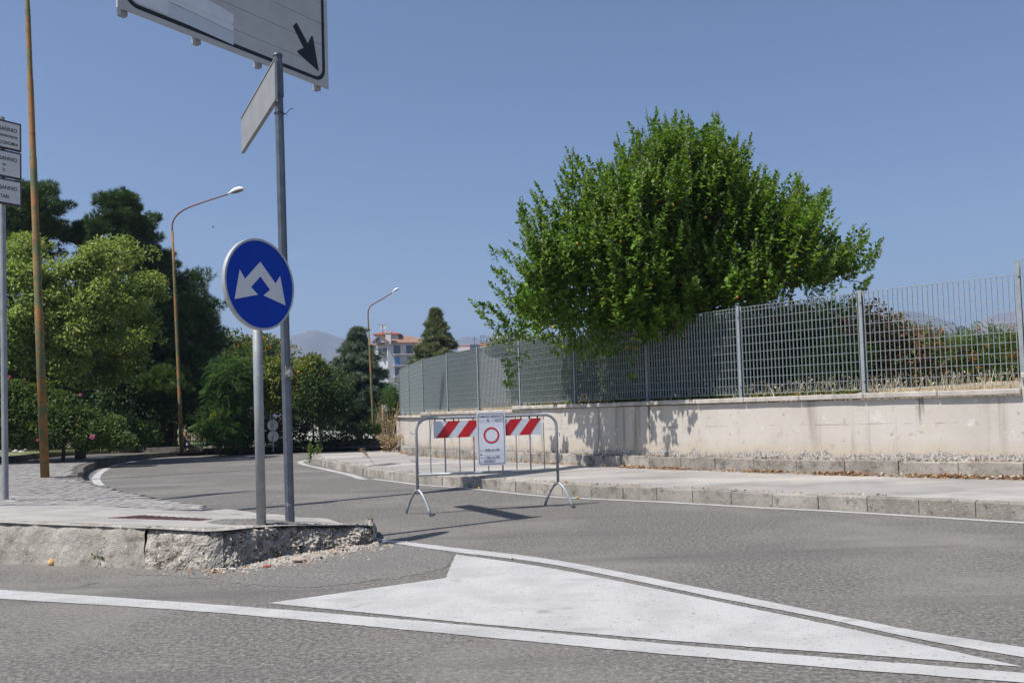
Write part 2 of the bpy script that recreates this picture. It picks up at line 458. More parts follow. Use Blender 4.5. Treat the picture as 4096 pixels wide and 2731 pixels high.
def densify(pts, n=6):
    """Catmull-Rom through picture points"""
    out = []
    p = [Vector((a, b, 0)) for a, b in pts]
    for i in range(len(p) - 1):
        p0, p1, p2, p3 = p[max(i - 1, 0)], p[i], p[i + 1], p[min(i + 2, len(p) - 1)]
        for k in range(n):
            t = k / n
            q = .5 * ((2 * p1) + (p2 - p0) * t + (2 * p0 - 5 * p1 + 4 * p2 - p3) * t * t + (3 * p1 - p0 - 3 * p2 + p3) * t ** 3)
            out.append((q.x, q.y))
    out.append(pts[-1])
    return out
def cr3(pts, n=6):
    out = []
    p = [Vector(a) for a in pts]
    for i in range(len(p) - 1):
        p0, p1, p2, p3 = p[max(i - 1, 0)], p[i], p[i + 1], p[min(i + 2, len(p) - 1)]
        for k in range(n):
            t = k / n
            out.append(.5 * ((2 * p1) + (p2 - p0) * t + (2 * p0 - 5 * p1 + 4 * p2 - p3) * t * t + (3 * p1 - p0 - 3 * p2 + p3) * t ** 3))
    out.append(p[-1])
    return out
def resample(pts, step):
    pts = [Vector(p) for p in pts]
    acc = [0.0]
    for a, b in zip(pts, pts[1:]): acc.append(acc[-1] + (b - a).length)
    n = max(1, round(acc[-1] / step))
    out = []
    j = 0
    for i in range(n + 1):
        s = acc[-1] * i / n
        while j < len(acc) - 2 and acc[j + 1] < s: j += 1
        t = (s - acc[j]) / max(1e-9, acc[j + 1] - acc[j])
        out.append(pts[j].lerp(pts[j + 1], min(max(t, 0), 1)))
    return out
def offset(path, d):
    """shift a ground path sideways (to its left) by d"""
    out = []
    for i, p in enumerate(path):
        t = path[min(i + 1, len(path) - 1)] - path[max(i - 1, 0)]
        t.z = 0; t.normalize()
        out.append(Vector((p.x - t.y * d, p.y + t.x * d, p.z)))
    return out
def ribbon(name, A, B, zoff, m, parent):
    mb = MB()
    ln_ = sum((A[i + 1] - A[i]).length for i in range(len(A) - 1)); st_ = ln_ / max(40, min(500, int(ln_ / .035)))
    A, B = resample(A, st_), resample(B, st_)
    B = [B[min(int(i * len(B) / len(A)), len(B) - 1)] for i in range(len(A))]
    jg = lambda p: p + Vector((noise.noise(p * 23), noise.noise(p * 23 + Vector((5, 5, 0))), 0)) * .006 + Vector((noise.noise(p * 5), noise.noise(p * 5 + Vector((5, 5, 0))), 0)) * .006
    A, B = [jg(p) for p in A], [jg(p) for p in B]
    vs = [(p.x, p.y, g(p.y) + zoff) for p in A] + [(p.x, p.y, g(p.y) + zoff) for p in B]
    n = len(A)
    mb.add(vs, [(i, i + 1, n + i + 1, n + i) for i in range(n - 1)])
    return fixup(mb.build(name, m, parent))
def fixup(o):
    bm = bmesh.new(); bm.from_mesh(o.data)
    for f in bm.faces:
        f.normal_update()
        if f.normal.z < 0: f.normal_flip()
    bm.to_mesh(o.data); bm.free()
    return o
# markings
At = densify([(-500, 2326), (0, 2359), (867, 2419), (1700, 2486), (2821, 2590), (4096, 2693), (4700, 2740)])
Ab = densify([(-500, 2360), (0, 2395), (867, 2451), (1700, 2527), (2821, 2631), (4096, 2732), (4700, 2782)])
ribbon('edge_line', [P(*q) for q in At], [P(*q) for q in Ab], .004, MA['paint'], ROAD)
Bt = densify([(1490, 2150), (1801, 2189), (2225, 2241), (2821, 2355), (3280, 2449), (3692, 2528), (4096, 2590), (4700, 2672)])
Bb = densify([(1490, 2160), (1801, 2206), (2225, 2261), (2821, 2382), (3280, 2472), (3692, 2560), (4096, 2630), (4700, 2716)])
ribbon('edge_line', [P(*q) for q in Bt], [P(*q) for q in Bb], .004, MA['paint'], ROAD)
tri_t = densify([(1824, 2218), (2225, 2277), (2821, 2396), (3463, 2530), (4090, 2668)])
tri_b = densify([(4090, 2668), (3400, 2616), (2821, 2574), (1990, 2503), (1400, 2445), (1071, 2413)])
tri = tri_t + tri_b[1:] + [(1400, 2367), (1784, 2312), (1800, 2270)]
trp = [P(*q) for q in tri]; trp = resample(trp + [trp[0]], .04)[:-1]
trp = [p + Vector((noise.noise(p * 23), noise.noise(p * 23 + Vector((5, 5, 0))), 0)) * .007 for p in trp]
mb = MB(); mb.add([(p.x, p.y, g(p.y) + .004) for p in trp], [tuple(range(len(trp)))])
fixup(mb.build('gore_marking', MA['paint'], ROAD))
# dusty apron in front of the island nose
ap = densify([(500, 2296), (800, 2312), (1010, 2338), (1250, 2345), (1500, 2322), (1700, 2290), (1785, 2262), (1800, 2218), (1700, 2192), (1560, 2172), (1480, 2160), (1000, 2200), (700, 2230)], 14)
ap = [(x + 14 * noise.noise(Vector((x * .02, y * .05, 0))), y + 9 * noise.noise(Vector((x * .03, y * .06, 4))) + 5 * noise.noise(Vector((x * .12, y * .1, 8)))) for x, y in ap]
mb = MB(); mb.add([(p.x, p.y, g(p.y) + .002) for p in [P(*q) for q in ap]], [tuple(range(len(ap)))])
fixup(mb.build('dusty_patch', MA['asphalt_dusty'], ROAD))
LW = [P(*q) for q in densify([(400, 1942), (384, 1920), (390, 1901), (411, 1883), (446, 1865), (506, 1850), (595, 1839), (700, 1832), (860, 1824), (1020, 1818), (1178, 1813), (1314, 1809), (1522, 1803)])]
LW = resample(LW, .4)
ribbon('edge_line', offset(LW, .085), offset(LW, -.085), .004, MA['paint'], ROAD)
RW1 = resample([P(*q) for q in densify([(1232, 1839), (1203, 1846), (1206, 1853), (1230, 1861), (1290, 1874), (1360, 1890), (1407, 1901), (1442, 1913), (1463, 1917)])], .25)
ribbon('edge_line', offset(RW1, .08), offset(RW1, -.08), .004, MA['paint_thin'], ROAD)
RW2 = resample([P(*q) for q in densify([(1490, 1915), (1618, 1931), (1688, 1940), (1871, 1953), (2200, 1986), (2668, 2009), (3100, 2034), (3300, 2043), (4096, 2091), (4700, 2126)])], .3)
ribbon('edge_line', offset(RW2, .055), offset(RW2, -.055), .004, MA['paint_thin'], ROAD)
# ------------------------------------------------------------------ right sidewalk with kerb stones
def stones(name, path, step, h, depth, m, parent, zbase=0.0, side=1, gap=.004, jit=.007, rad=.008, zf=None):
    """row of separate kerb stones along a ground path; the stones lie to the left (side=1) of the path"""
    pts = resample(path, step)
    for i in range(len(pts) - 1):
        a, b = pts[i], pts[i + 1]
        t = (b - a); t.z = 0; ln = t.length; t.normalize()
        n = Vector((-t.y, t.x, 0)) * side
        c = (a + b) / 2
        zz = (zf(c) if zf else g(c.y)) + zbase
        slope = ((g(b.y) - g(a.y)) if not zf else zf(b) - zf(a)) / ln
        up = Vector((0, 0, 1))
        tx = (t + up * slope).normalized()
        hh = h + random.uniform(-jit, jit)
        mb = MB()
        mb.box(c + n * (depth / 2 + random.uniform(-jit, jit)) + Vector((0, 0, zz - c.z - .05 + (hh + .05) / 2)), (ln - gap, depth, hh + .05), (tx, n, up))
        o = mb.build(name, m, parent)
        bevel(o, rad, 2)
        for v in o.data.vertices:                      # worn, chipped arrises
            q = v.co * 6
            v.co += Vector((noise.noise(q), noise.noise(q + Vector((9, 0, 0))), noise.noise(q + Vector((0, 9, 0))))) * .009
kerb_px = [(1236, 1832), (1242, 1847), (1295, 1865), (1380, 1883), (1477, 1904), (1664, 1933), (1850, 1947), (1940, 1954), (2170, 1976), (2400, 1989), (3100, 2028), (3600, 2053), (4096, 2077), (4700, 2109)]
KP = [P(*q) for q in densify(kerb_px)]
KP[0:0] = []
SW = tag(empty('sidewalk_kerb', (0, 0, 0)), kind='structure')
stones('kerb_stone', KP, .5, .15, .16, MA['kerb'], SW, side=1)
# ledge path = foot of the wall on the sidewalk
led_px = [(1573, 1797), (1632, 1814), (1660, 1819), (1818, 1832), (2028, 1842), (2200, 1853), (2700, 1874), (3300, 1894), (4096, 1914), (4700, 1929)]
LP = resample(cr3([P(x, y, .15) for x, y in led_px], 8), .25)
for p in LP: p.z = g(p.y)
# slab
inner = resample(offset([Vector(p) for p in KP], .12), .35)
back = [P(1271, 1815, .15), P(1384, 1810, .15), P(1524, 1806, .15)]
ring = inner + list(reversed([p + Vector((.3, .3, 0)) for p in LP])) + list(reversed(back))
ring2 = [(p.x, p.y) for p in ring]
from mathutils.geometry import delaunay_2d_cdt
def cdt_sheet(name, ring, zf, m, parent=None, grid=1.0, kind='structure', skirt=0.0):
    n = len(ring)
    pts = [Vector(p) for p in ring]
    xs = [p[0] for p in ring]; ys = [p[1] for p in ring]
    poly = np.array(ring)
    gx = np.arange(min(xs), max(xs), grid); gy = np.arange(min(ys), max(ys), grid)
    cand = np.array([(a, b) for a in gx for b in gy])
    if len(cand):
        ins = inside(poly, cand)
        pts += [Vector((a, b)) for a, b in cand[ins]]
    r = delaunay_2d_cdt(pts, [(i, (i + 1) % n) for i in range(n)], [], 1, 1e-5)
    vs = [(v.x, v.y, zf(v.x, v.y)) for v in r[0]]
    fs = [tuple(f) for f in r[2]]
    mb = MB(); mb.add(vs, fs)
    o = fixup(mb.build(name, m, parent))
    if kind: tag(o, kind=kind)
    return o
def inside(poly, q):
    x, y = q[:, 0], q[:, 1]
    c = np.zeros(len(q), bool)
    n = len(poly)
    for i in range(n):
        x1, y1 = poly[i]; x2, y2 = poly[(i + 1) % n]
        if y1 == y2: continue
        k = ((y1 > y) != (y2 > y)) & (x < (x2 - x1) * (y - y1) / (y2 - y1) + x1)
        c ^= k
    return c
cdt_sheet('sidewalk', ring2, lambda x, y: g(y) + .142, MA['sidewalk'], grid=1.0)
# dark repair patch and shadow-free manhole on the sidewalk
mh = [P(x, y, .146) for x, y in ((1470, 1862), (1560, 1851), (1606, 1853), (1530, 1862))]
mb = MB(); mb.prism([(p.x, p.y, g(p.y) + .148) for p in mh], (0, 0, 1), .004)
tag(fixup(mb.build('drain_cover', MA['joint'])), 'dark flat cover plate set in the sidewalk behind the barrier', 'cover')

# ------------------------------------------------------------------ wall
RWALL = tag(empty('retaining_wall', (4.0, 12.0, 0.1)), 'cream plastered retaining wall with stone coping under the grey metal fence', 'wall')
stones('base_stone', LP, .72, .20, .17, MA['kerb'], RWALL, zbase=.14, side=1, gap=.006, jit=.014, rad=.012)
FACE = offset(LP, .13)
WTH = .30
def s_at_px(path, px):
    best = None
    for i in range(len(path) - 1):
        a = topx((path[i].x, path[i].y, 1.2))[0]; b = topx((path[i + 1].x, path[i + 1].y, 1.2))[0]
        if (a - px) * (b - px) <= 0 and a != b:
            return i + (px - a) / (b - a)
    return 0 if px < topx((path[0].x, path[0].y, 1.2))[0] else len(path) - 1
def sub(path, s0, s1):
    out = []
    f = lambda s: path[int(min(s, len(path) - 1.0001))].lerp(path[min(int(min(s, len(path) - 1.0001)) + 1, len(path) - 1)], min(s, len(path) - 1.0001) % 1)
    out.append(f(s0))
    k = math.floor(s0) + 1
    while k < s1:
        out.append(path[k].copy()); k += 1
    out.append(f(s1))
    return out
SEC = [(1560, 1690, 1.085), (1690, 2058, 1.165), (2058, 4088, 1.235), (4088, 4900, 1.42)]      # picture x from, to, coping top
for a, b, ztop in SEC:
    s0, s1 = s_at_px(FACE, a), s_at_px(FACE, b)
    F = resample(sub(FACE, s0, s1), .3)
    B = offset(F, WTH)
    mb = MB()
    n = len(F)
    lev = [0, .08, .16, .3, .5, .75, 1.0]
    vs, hg = [], []
    zt = ztop - .085
    for p in F:
        zb = g(p.y) + .30
        for l in lev:
            z = zb + (zt - zb) * l
            vs.append((p.x, p.y, z)); hg.append(z - zb)
    k = len(lev)
    fs = [(i * k + j, (i + 1) * k + j, (i + 1) * k + j + 1, i * k + j + 1) for i in range(n - 1) for j in range(k - 1)]
    nb = len(vs)
    for p in B:
        for z in (g(p.y) + .0, zt): vs.append((p.x, p.y, z)); hg.append(z)
    fs += [(nb + 2 * i, nb + 2 * i + 1, nb + 2 * i + 3, nb + 2 * i + 2) for i in range(n - 1)]
    fs += [(i * k + k - 1, (i + 1) * k + k - 1, nb + 2 * i + 3, nb + 2 * i + 1) for i in range(n - 1)]
    fs += [tuple(j for j in range(k)) + (nb + 1, nb), tuple((n - 1) * k + j for j in range(k)) + (nb + 2 * n - 1, nb + 2 * n - 2)]
    mb.add(vs, fs)
    o = mb.build('wall_section', MA['plaster'], RWALL)
    at = o.data.attributes.new('hgt', 'FLOAT', 'POINT'); at.data.foreach_set('value', hg)
    fixnormals(o)
    # coping slabs
    C = resample(offset(F, -.07), .95)
    for i in range(len(C) - 1):
        t = C[i + 1] - C[i]; t.z = 0; ln = t.length; t.normalize(); nn = Vector((-t.y, t.x, 0))
        c = (C[i] + C[i + 1]) / 2 + nn * (.22)
        c.z = ztop - .0375 + random.uniform(-.004, .004)
        mb = MB(); mb.box(c, (ln - .008 + (.0 if 0 < i < len(C) - 2 else .0), .44, .072), (t, nn, Vector((0, 0, 1))))
        o = mb.build('coping_slab', MA['coping'], RWALL); bevel(o, .010, 1)
# ------------------------------------------------------------------ raised bank behind the wall
mb = MB()
offs = [(WTH + .12, 1.10), (1.5, 1.20), (3.0, 1.34), (5.0, 1.36), (9, 1.1), (16, .4), (26, -.6)]
LPd = LP[::2]
rows = []
for d, z in offs:
    q = offset(LPd, d)
    rows.append([(p.x, p.y, (z if d > 1 else z + min(0, g(p.y) * .25)) + (.06 * noise.noise(Vector((p.x * .6, p.y * .6, 0))) if d > 1 else 0) + g(p.y) * .3) for p in q])
n = len(LPd)
mb.add([v for r_ in rows for v in r_], [(i * n + j, i * n + j + 1, (i + 1) * n + j + 1, (i + 1) * n + j) for i in range(len(rows) - 1) for j in range(n - 1)])
tag(fixup(mb.build('bank', MA['dry_earth'])), kind='structure')

# ------------------------------------------------------------------ metal fence on the wall
def unit_box(name, m):
    mb = MB(); mb.box((0, 0, 0), (1, 1, 1)); return mb.mesh(name, m)
def wpos(o):
    w = Vector((0, 0, 0))
    while o is not None:
        w += Vector(o.location); o = o.parent
    return w
def place(name, me, c, size, ax, parent):
    o = bpy.data.objects.new(name, me)
    COL.objects.link(o)
    c = Vector(c)
    if parent is not None:
        o.parent = parent; c = c - wpos(parent)
    rot = Matrix((ax[0], ax[1], ax[2])).transposed().to_4x4()
    o.matrix_basis = Matrix.Translation(c) @ rot @ Matrix.Diagonal((*size, 1))
    return o
UP = Vector((0, 0, 1))
FP = offset(LP, .13 + .16)
FENCE = tag(empty('metal_fence', (4.0, 12.3, 1.2)), 'grey grating fence of upright flat bars on top of the cream wall', 'fence')
bar_me, rod_me, rail_me = unit_box('bar', MA['fence']), unit_box('rod', MA['galv']), unit_box('rail', MA['galv'])
post_px = [1574, 1600, 1641, 1697, 1795, 1918, 2085, 2305, 2595, 2968, 3460, 4097, 4800]
def fpt(px):
    s = s_at_px(FP, px); i = int(min(s, len(FP) - 1.001)); return FP[i].lerp(FP[i + 1], s - i)
ztops = {0: [], 1: [], 2: []}
for (px, py, k) in ((1600, 1471, 0), (1640, 1460, 0), (1697, 1452, 0), (1699, 1431, 1), (1791, 1414, 1), (1919, 1397, 1), (2082, 1371, 1), (2952, 1229, 2), (3432, 1173, 2), (4065, 1106, 2)):
    q = fpt(px); ztops[k].append(PD(px, py, q.y).z)
print('fence tops', ztops)
posts = [fpt(px) for px in post_px]
def sec_of(px): return 0 if px < 1692 else 1 if px < 2060 else 2 if px < 4090 else 3
FT = [np.mean(ztops[0]), np.mean(ztops[1]), np.mean(ztops[2]), np.mean(ztops[2]) + .19]
CT = [s[2] for s in SEC]
nbars = 0
for i, (px, p) in enumerate(zip(post_px, posts)):
    k = sec_of(px); k2 = sec_of(px - 8)
    top = FT[max(k, k2)] + (.0 if px < 4000 else -.05)
    a = posts[min(i + 1, len(posts) - 1)] - posts[max(i - 1, 0)]; a.z = 0; a.normalize()
    nn = Vector((-a.y, a.x, 0))
    zb = min(CT[k], CT[k2])
    mb = MB()
    c = Vector((p.x, p.y, (zb + top + .03) / 2))
    hh = top + .03 - zb
    mb.box(c, (.010, .055, hh), (a, nn, UP))
    mb.box(c - nn * .028, (.048, .007, hh), (a, nn, UP))
    mb.box(c + nn * .028, (.048, .007, hh), (a, nn, UP))
    mb.box((p.x, p.y, zb + .006), (.14, .12, .012), (a, nn, UP))
    po = mb.build('fence_post', MA['fence_post'], FENCE)
    for zz in (.12, .88):
        b2 = MB(); b2.tube([c - nn * .045 + UP * (hh * (zz - .5)) + a * .012, c - nn * .03 + UP * (hh * (zz - .5)) + a * .02], .011, 6)
        b2.build('bolt', MA['galv'], po)
for i in range(len(posts) - 1):
    a, b = posts[i], posts[i + 1]
    mid = (post_px[i] + post_px[i + 1]) / 2
    k = sec_of(mid)
    z0, z1 = CT[k] + .055, FT[k]
    t = b - a; t.z = 0; ln = t.length; t.normalize(); nn = Vector((-t.y, t.x, 0))
    w = ln - .10
    c = (a + b) / 2
    mb = MB()
    vs = []
    for k2_ in (-.014, .014):
        for (hw, za_, zb3) in ((w / 2 + .004, z0 - .003, z1 + .003), (w / 2, z0 + .003, z1 - .003)):
            vs += [Vector((c.x, c.y, zz)) + t * sx_ * hw + nn * k2_ for sx_, zz in ((-1, za_), (1, za_), (1, zb3), (-1, zb3))]
    fs = []
    for q_ in range(4):
        r_ = (q_ + 1) % 4
        fs += [(q_, r_, 4 + r_, 4 + q_), (8 + r_, 8 + q_, 12 + q_, 12 + r_), (r_, q_, 8 + q_, 8 + r_), (4 + q_, 4 + r_, 12 + r_, 12 + q_)]
    mb.add(vs, fs)
    pan = mb.build('grating_panel', MA['fence'], FENCE, loc=(c.x, c.y, z0))
    nb = max(3, int(round(w / .062)))
    for j in range(nb + 1):
        q = Vector((c.x, c.y, (z0 + z1) / 2)) + t * (-w / 2 + w * j / nb)
        place('bar', bar_me, q, (.0042, .026, z1 - z0 - .006), (t, nn, UP), pan)
        nbars += 1
    nr = int((z1 - z0) / .125)
    for j in range(1, nr + 1):
        zz = z0 + (z1 - z0) * j / (nr + .45)
        place('rod', rod_me, Vector((c.x, c.y, zz)) - nn * .0125, (w - .004, .0055, .0055), (t, nn, UP), pan)
print('bars', nbars, 'panel lengths', [round((posts[i + 1] - posts[i]).length, 2) for i in range(len(posts) - 1)], FT)

# ------------------------------------------------------------------ left pavement / traffic island
# front foot of the island (road level) and its top edge
foot_px = [(-700, 2226), (-300, 2240), (0, 2254), (434, 2268), (723, 2282), (860, 2280), (985, 2258), (1100, 2230), (1229, 2210), (1380, 2188), (1489, 2173)]
FOOT = [P(*q) for q in densify(foot_px, 4)]
for _ in range(6):
    FOOT = [FOOT[0]] + [(FOOT[i - 1] + FOOT[i] * 2 + FOOT[i + 1]) / 4 for i in range(1, len(FOOT) - 1)] + [FOOT[-1]]
def ztop_front(px):
    return float(np.interp(px, [-700, 0, 434, 723, 1000, 1250, 1489], [.33, .33, .315, .30, .275, .215, .15]))
TOPF = []
for q, p in zip(densify(foot_px, 4), FOOT):
    TOPF.append((p.x * 1.006, p.y * 1.006 + .015, ztop_front(q[0])))
nose = [P(1503, 2140, .10), P(1482, 2112, .10), P(1400, 2102, .08)]
backedge = [P(x, y, .035) for x, y in ((1229, 2081), (1048, 2055), (882, 2034), (744, 2007), (650, 1994), (520, 1967), (405, 1940), (350, 1926))]
kerbL_px = [(336, 1922), (333, 1908), (338, 1897), (357, 1885), (399, 1868), (476, 1850), (565, 1837), (700, 1825), (850, 1817), (1000, 1812), (1165, 1805), (1384, 1801), (1517, 1796), (1750, 1788)]
KL = resample([P(*q) for q in densify(kerbL_px, 6)], .5)
gk_px = [(-900, 1935), (-400, 1890), (31, 1848), (160, 1832), (268, 1821), (417, 1812), (595, 1808), (700, 1805), (812, 1801)]
GK = resample([P(x, y, .2) for x, y in densify(gk_px, 6)], .5)
def pav_ctrl():
    c = [(x, y, z) for x, y, z in TOPF]
    c += [(p.x, p.y, .09) for p in nose] + [(p.x, p.y, .035) for p in backedge]
    for i, p in enumerate(KL): c.append((p.x, p.y, (.05 if i < 1 else .12 if i < 2 else .19)))
    c += [(p.x, p.y, .20) for p in GK]
    return np.array(c)
PC = pav_ctrl()
def pav_z(x, y):
    d2 = (PC[:, 0] - x) ** 2 + (PC[:, 1] - y) ** 2 + 1e-4
    w = 1 / d2 ** 1.5
    return float((w * PC[:, 2]).sum() / w.sum()) + g(y)
far_back = [P(1750, 1780, .15) + Vector((0, 2.5, 0)), P(1517, 1788, .15) + Vector((0, 2.5, 0)), P(1165, 1797, .15) + Vector((0, 2.5, 0)), P(850, 1799, .2)]
ringp = [(x, y) for x, y, z in TOPF] + [(p.x, p.y) for p in nose] + [(p.x, p.y) for p in backedge] + \
        [(p.x, p.y) for p in offset(KL, .10)[1:]] + [(p.x, p.y) for p in far_back] + [(p.x, p.y) for p in reversed(offset(GK, -.02))]
PAVE = cdt_sheet('pavement', ringp, lambda x, y: pav_z(x, y) - .012, MA['joint'], grid=.6)
LKERB = tag(empty('pavement_kerb', (0, 0, 0)), kind='structure')
stones('kerb_stone', KL[:-1], .8, .19, .12, MA['kerb_dark'], LKERB, side=1)
# smooth concrete strip along the front of the island
front_top = [Vector((x, y, 0)) for x, y, z in TOPF]
strip_back = [P(x, y, z) for x, y, z in ((-700, 2012, .28), (-300, 2012, .28), (0, 2014, .27), (300, 2022, .22), (600, 2030, .16), (800, 2034, .1))]
ring3 = [(p.x, p.y) for p in front_top] + [(p.x, p.y) for p in nose] + [(p.x, p.y) for p in backedge[:3]] + [(p.x, p.y) for p in reversed(strip_back)]
STRIP = cdt_sheet('concrete_strip', ring3, lambda x, y: pav_z(x, y) + .001 + .006 * noise.noise(Vector((x * 3, y * 3, 0))), MA['smooth_concrete'], parent=PAVE, grid=.15, kind=None)
# pavers
brick_poly = [(p.x, p.y) for p in strip_back] + [(p.x, p.y) for p in backedge[2:]] + [(p.x, p.y) for p in offset(KL, .13)[1:48]] + [(p.x, p.y) for p in reversed(GK[:-2])]
bp = np.array(brick_poly)
bw, bh = .24, .12
ang = R(-28)
ca, sa = math.cos(ang), math.sin(ang)
cells = []
for r_ in range(-140, 400):
    for c_ in range(-160, 160):
        u_, v_ = (c_ + .5 * (r_ % 2)) * bw, r_ * bh
        cells.append((u_ * ca - v_ * sa - 7, u_ * sa + v_ * ca + 10))
cells = np.array(cells)
# keep those wholly on the paved area
ok = np.ones(len(cells), bool)
for du, dv in ((-.11, -.05), (.11, -.05), (.11, .05), (-.11, .05)):
    ok &= inside(bp, cells + np.array([du * ca - dv * sa, du * sa + dv * ca]))
cells = cells[ok]
vis = []
for x, y in cells:
    if y > 30 or x < -16: vis.append(-1); continue
    qx, qy = topx((x, y, .15))
    vis.append(1 / y if -60 < qx < 1600 else -1)
vis = np.array(vis)
cells = cells[vis > 0]; vis = vis[vis > 0]
order = np.argsort(-vis)
bm_ = MB(); bm_.box((0, 0, -.02), (bw - .008, bh - .008, .04))
_o = bm_.build('paver', MA['paver']); bevel(_o, .006, 1); paver_me = _o.data; bpy.data.objects.remove(_o)
axb = (Vector((ca, sa, 0)), Vector((-sa, ca, 0)), UP)
far = MB()
for n_, idx in enumerate(order):
    x, y = cells[idx]
    z = pav_z(x, y) + random.uniform(-.004, .004)
    dx = (pav_z(x + .1, y) - pav_z(x - .1, y)) / .2; dy = (pav_z(x, y + .1) - pav_z(x, y - .1)) / .2
    ax = Vector((ca, sa, dx * ca + dy * sa)).normalized(); ay = Vector((-sa, ca, -dx * sa + dy * ca)).normalized(); az = ax.cross(ay)
    if n_ < 300: place('paver', paver_me, (x, y, z), (1, 1, 1), (ax, ay, az), PAVE)
    else: far.box(Vector((x, y, z)) - az * .02, (bw - .008, bh - .008, .04), (ax, ay, az))
tag(far.build('paver_field', MA['paver'], PAVE), kind='stuff')
print('pavers', len(order))
# far pavement behind the far kerb
fr = [(p.x, p.y) for p in offset(KL, .1) if p.y > 26]
fr += [(14, 50), (-12, 50), (-16, 40)]
# front kerb of the island: two worn blocks and the broken nose
def rough_kerb(name, i0, i1, amp, m, parent, setback, hf):
    A = FOOT[i0:i1 + 1]; Tt = TOPF[i0:i1 + 1]
    Ar = resample(A, .013)
    nn = len(Ar)
    Tr = resample([Vector(t) for t in Tt], .013)
    Tr = [Tr[min(int(k * len(Tr) / nn), len(Tr) - 1)] for k in range(nn)]
    rowsN = 24
    vs, fs = [], []
    for i in range(nn):
        a, t = Ar[i], Tr[i]
        tdir = Ar[min(i + 3, nn - 1)] - Ar[max(i - 3, 0)]; tdir.z = 0; tdir.normalize()
        out = Vector((tdir.y, -tdir.x, 0))
        chip = setback * max(0, .35 + 1.3 * noise.noise(Vector((a.x * 2.6, a.y * 2.6, 5))))
        for j in range(rowsN + 5):
            w = min(j / rowsN, 1)
            p = Vector((a.x + (t.x - a.x) * w, a.y + (t.y - a.y) * w, -.03 + (t.z + .034) * w))
            q = Vector((p.x * 7, p.y * 7, p.z * 7))
            dn = noise.fractal(q, 1.0, 2.1, 4) * amp
            dn += (abs(noise.noise(q * 5)) - .3) * hf + noise.noise(q * 11) * hf * .5
            rnd_ = .02 * max(0, (w - .8) / .2) ** 2                       # worn arris
            if j > rowsN:
                p = p - out * (.03 * (j - rowsN)); dn *= .2
                p.z = pav_z(p.x, p.y) + (.006 if j < rowsN + 4 else -.03) + hf * .3 * noise.noise(q * 4)
            p = p + out * (dn - chip * max(0, w - .25) ** 1.3 - rnd_)
            if w > .9 and j <= rowsN: p.z -= abs(noise.noise(q * .9)) * setback * .5
            vs.append(p)
    k = rowsN + 5
    fs = [(i * k + j, (i + 1) * k + j, (i + 1) * k + j + 1, i * k + j + 1) for i in range(nn - 1) for j in range(k - 1)]
    mb = MB(); mb.add(vs, fs)
    return fixnormals(mb.build(name, m, parent, smooth=(hf < .008)))
IK = tag(empty('island_kerb', (0, 0, 0)), kind='structure')
rough_kerb('kerb_block', 0, 14, .012, MA['kerb'], IK, .0, .006)
rough_kerb('kerb_block', 14, 21, .018, MA['rough_concrete'], IK, .03, .010)
rough_kerb('broken_kerb_block', 21, len(FOOT) - 1, .040, MA['rough_concrete'], IK, .11, .046)
# end face of the nose
mb = MB(); vs = []
pe = [FOOT[-1], P(1506, 2165, 0), P(1508, 2150, 0), P(1500, 2135, 0), P(1470, 2125, 0)]
pe = resample(pe, .03)
for p in pe:
    for j in range(8):
        w = j / 7
        q = Vector((p.x * 12, p.y * 12, w * 3))
        vs.append(p + Vector((-.03 * w + .03 * noise.noise(q), .03 * w + .02 * noise.noise(q + Vector((3, 3, 3))), .155 * w - .01)))
mb.add(vs, [(i * 8 + j, (i + 1) * 8 + j, (i + 1) * 8 + j + 1, i * 8 + j + 1) for i in range(len(pe) - 1) for j in range(7)])
mb.build('kerb_block', MA['rough_concrete'], IK, smooth=True)
# manhole cover and asphalt patch round the posts
def PP(px, py):
    """picture position on the pavement surface"""
    v = ray(px, py); y = 3.0
    while CAM[2] + v[2] * y > pav_z(v[0] * y, y) and y < 60: y += .02
    return Vector(CAM + v * y)
cv = [PP(x, y) for x, y in ((430, 2073), (560, 2062), (850, 2078), (800, 2085))]
mb = MB(); mb.prism([p + UP * .007 for p in cv], UP, .02)
o = fixnormals(mb.build('manhole_cover', MA['cover'])); tag(o, 'reddish brown flat manhole cover in the concrete of the traffic island', 'manhole cover')
cxy = sum(cv, Vector()) / 4
mb = MB(); 
for s_ in np.linspace(-.8, .8, 9):
    a_ = cv[0].lerp(cv[3], .5 + s_ * .5); b_ = cv[1].lerp(cv[2], .5 + s_ * .5)
    d_ = (b_ - a_).normalized(); mb.box((a_ + b_) / 2 + UP * .009, ((b_ - a_).length * .9, .012, .006), (d_, UP.cross(d_).normalized(), UP))
mb.build('rib_pattern', MA['cover'], o)
pc = PP(1050, 2096)
mb = MB(); vs = []; fs = []
na, nr_ = 40, 7
vs.append(pc + UP * .02)
for k in range(1, nr_ + 1):
    for a_ in range(na):
        th = 2 * math.pi * a_ / na
        rr = k / nr_ * (1 + .18 * noise.noise(Vector((math.cos(th) * 1.5, math.sin(th) * 1.5, 2))))
        x, y = pc.x - .1 + math.cos(th) * rr * .42, pc.y + .06 + math.sin(th) * rr * .26
        vs.append(Vector((x, y, pav_z(x, y) + (.03 * (1 - (k / nr_) ** 2) + .012 * noise.noise(Vector((x * 20, y * 20, 0))) + .003 if k < nr_ else -.01))))
fs = [(0, 1 + a_, 1 + (a_ + 1) % na) for a_ in range(na)]
for k in range(nr_ - 1):
    for a_ in range(na): fs.append((1 + k * na + a_, 1 + (k + 1) * na + a_, 1 + (k + 1) * na + (a_ + 1) % na, 1 + k * na + (a_ + 1) % na))
mb.add(vs, fs); o = fixnormals(mb.build('asphalt_patch', MA['asphalt'], PAVE, smooth=True))

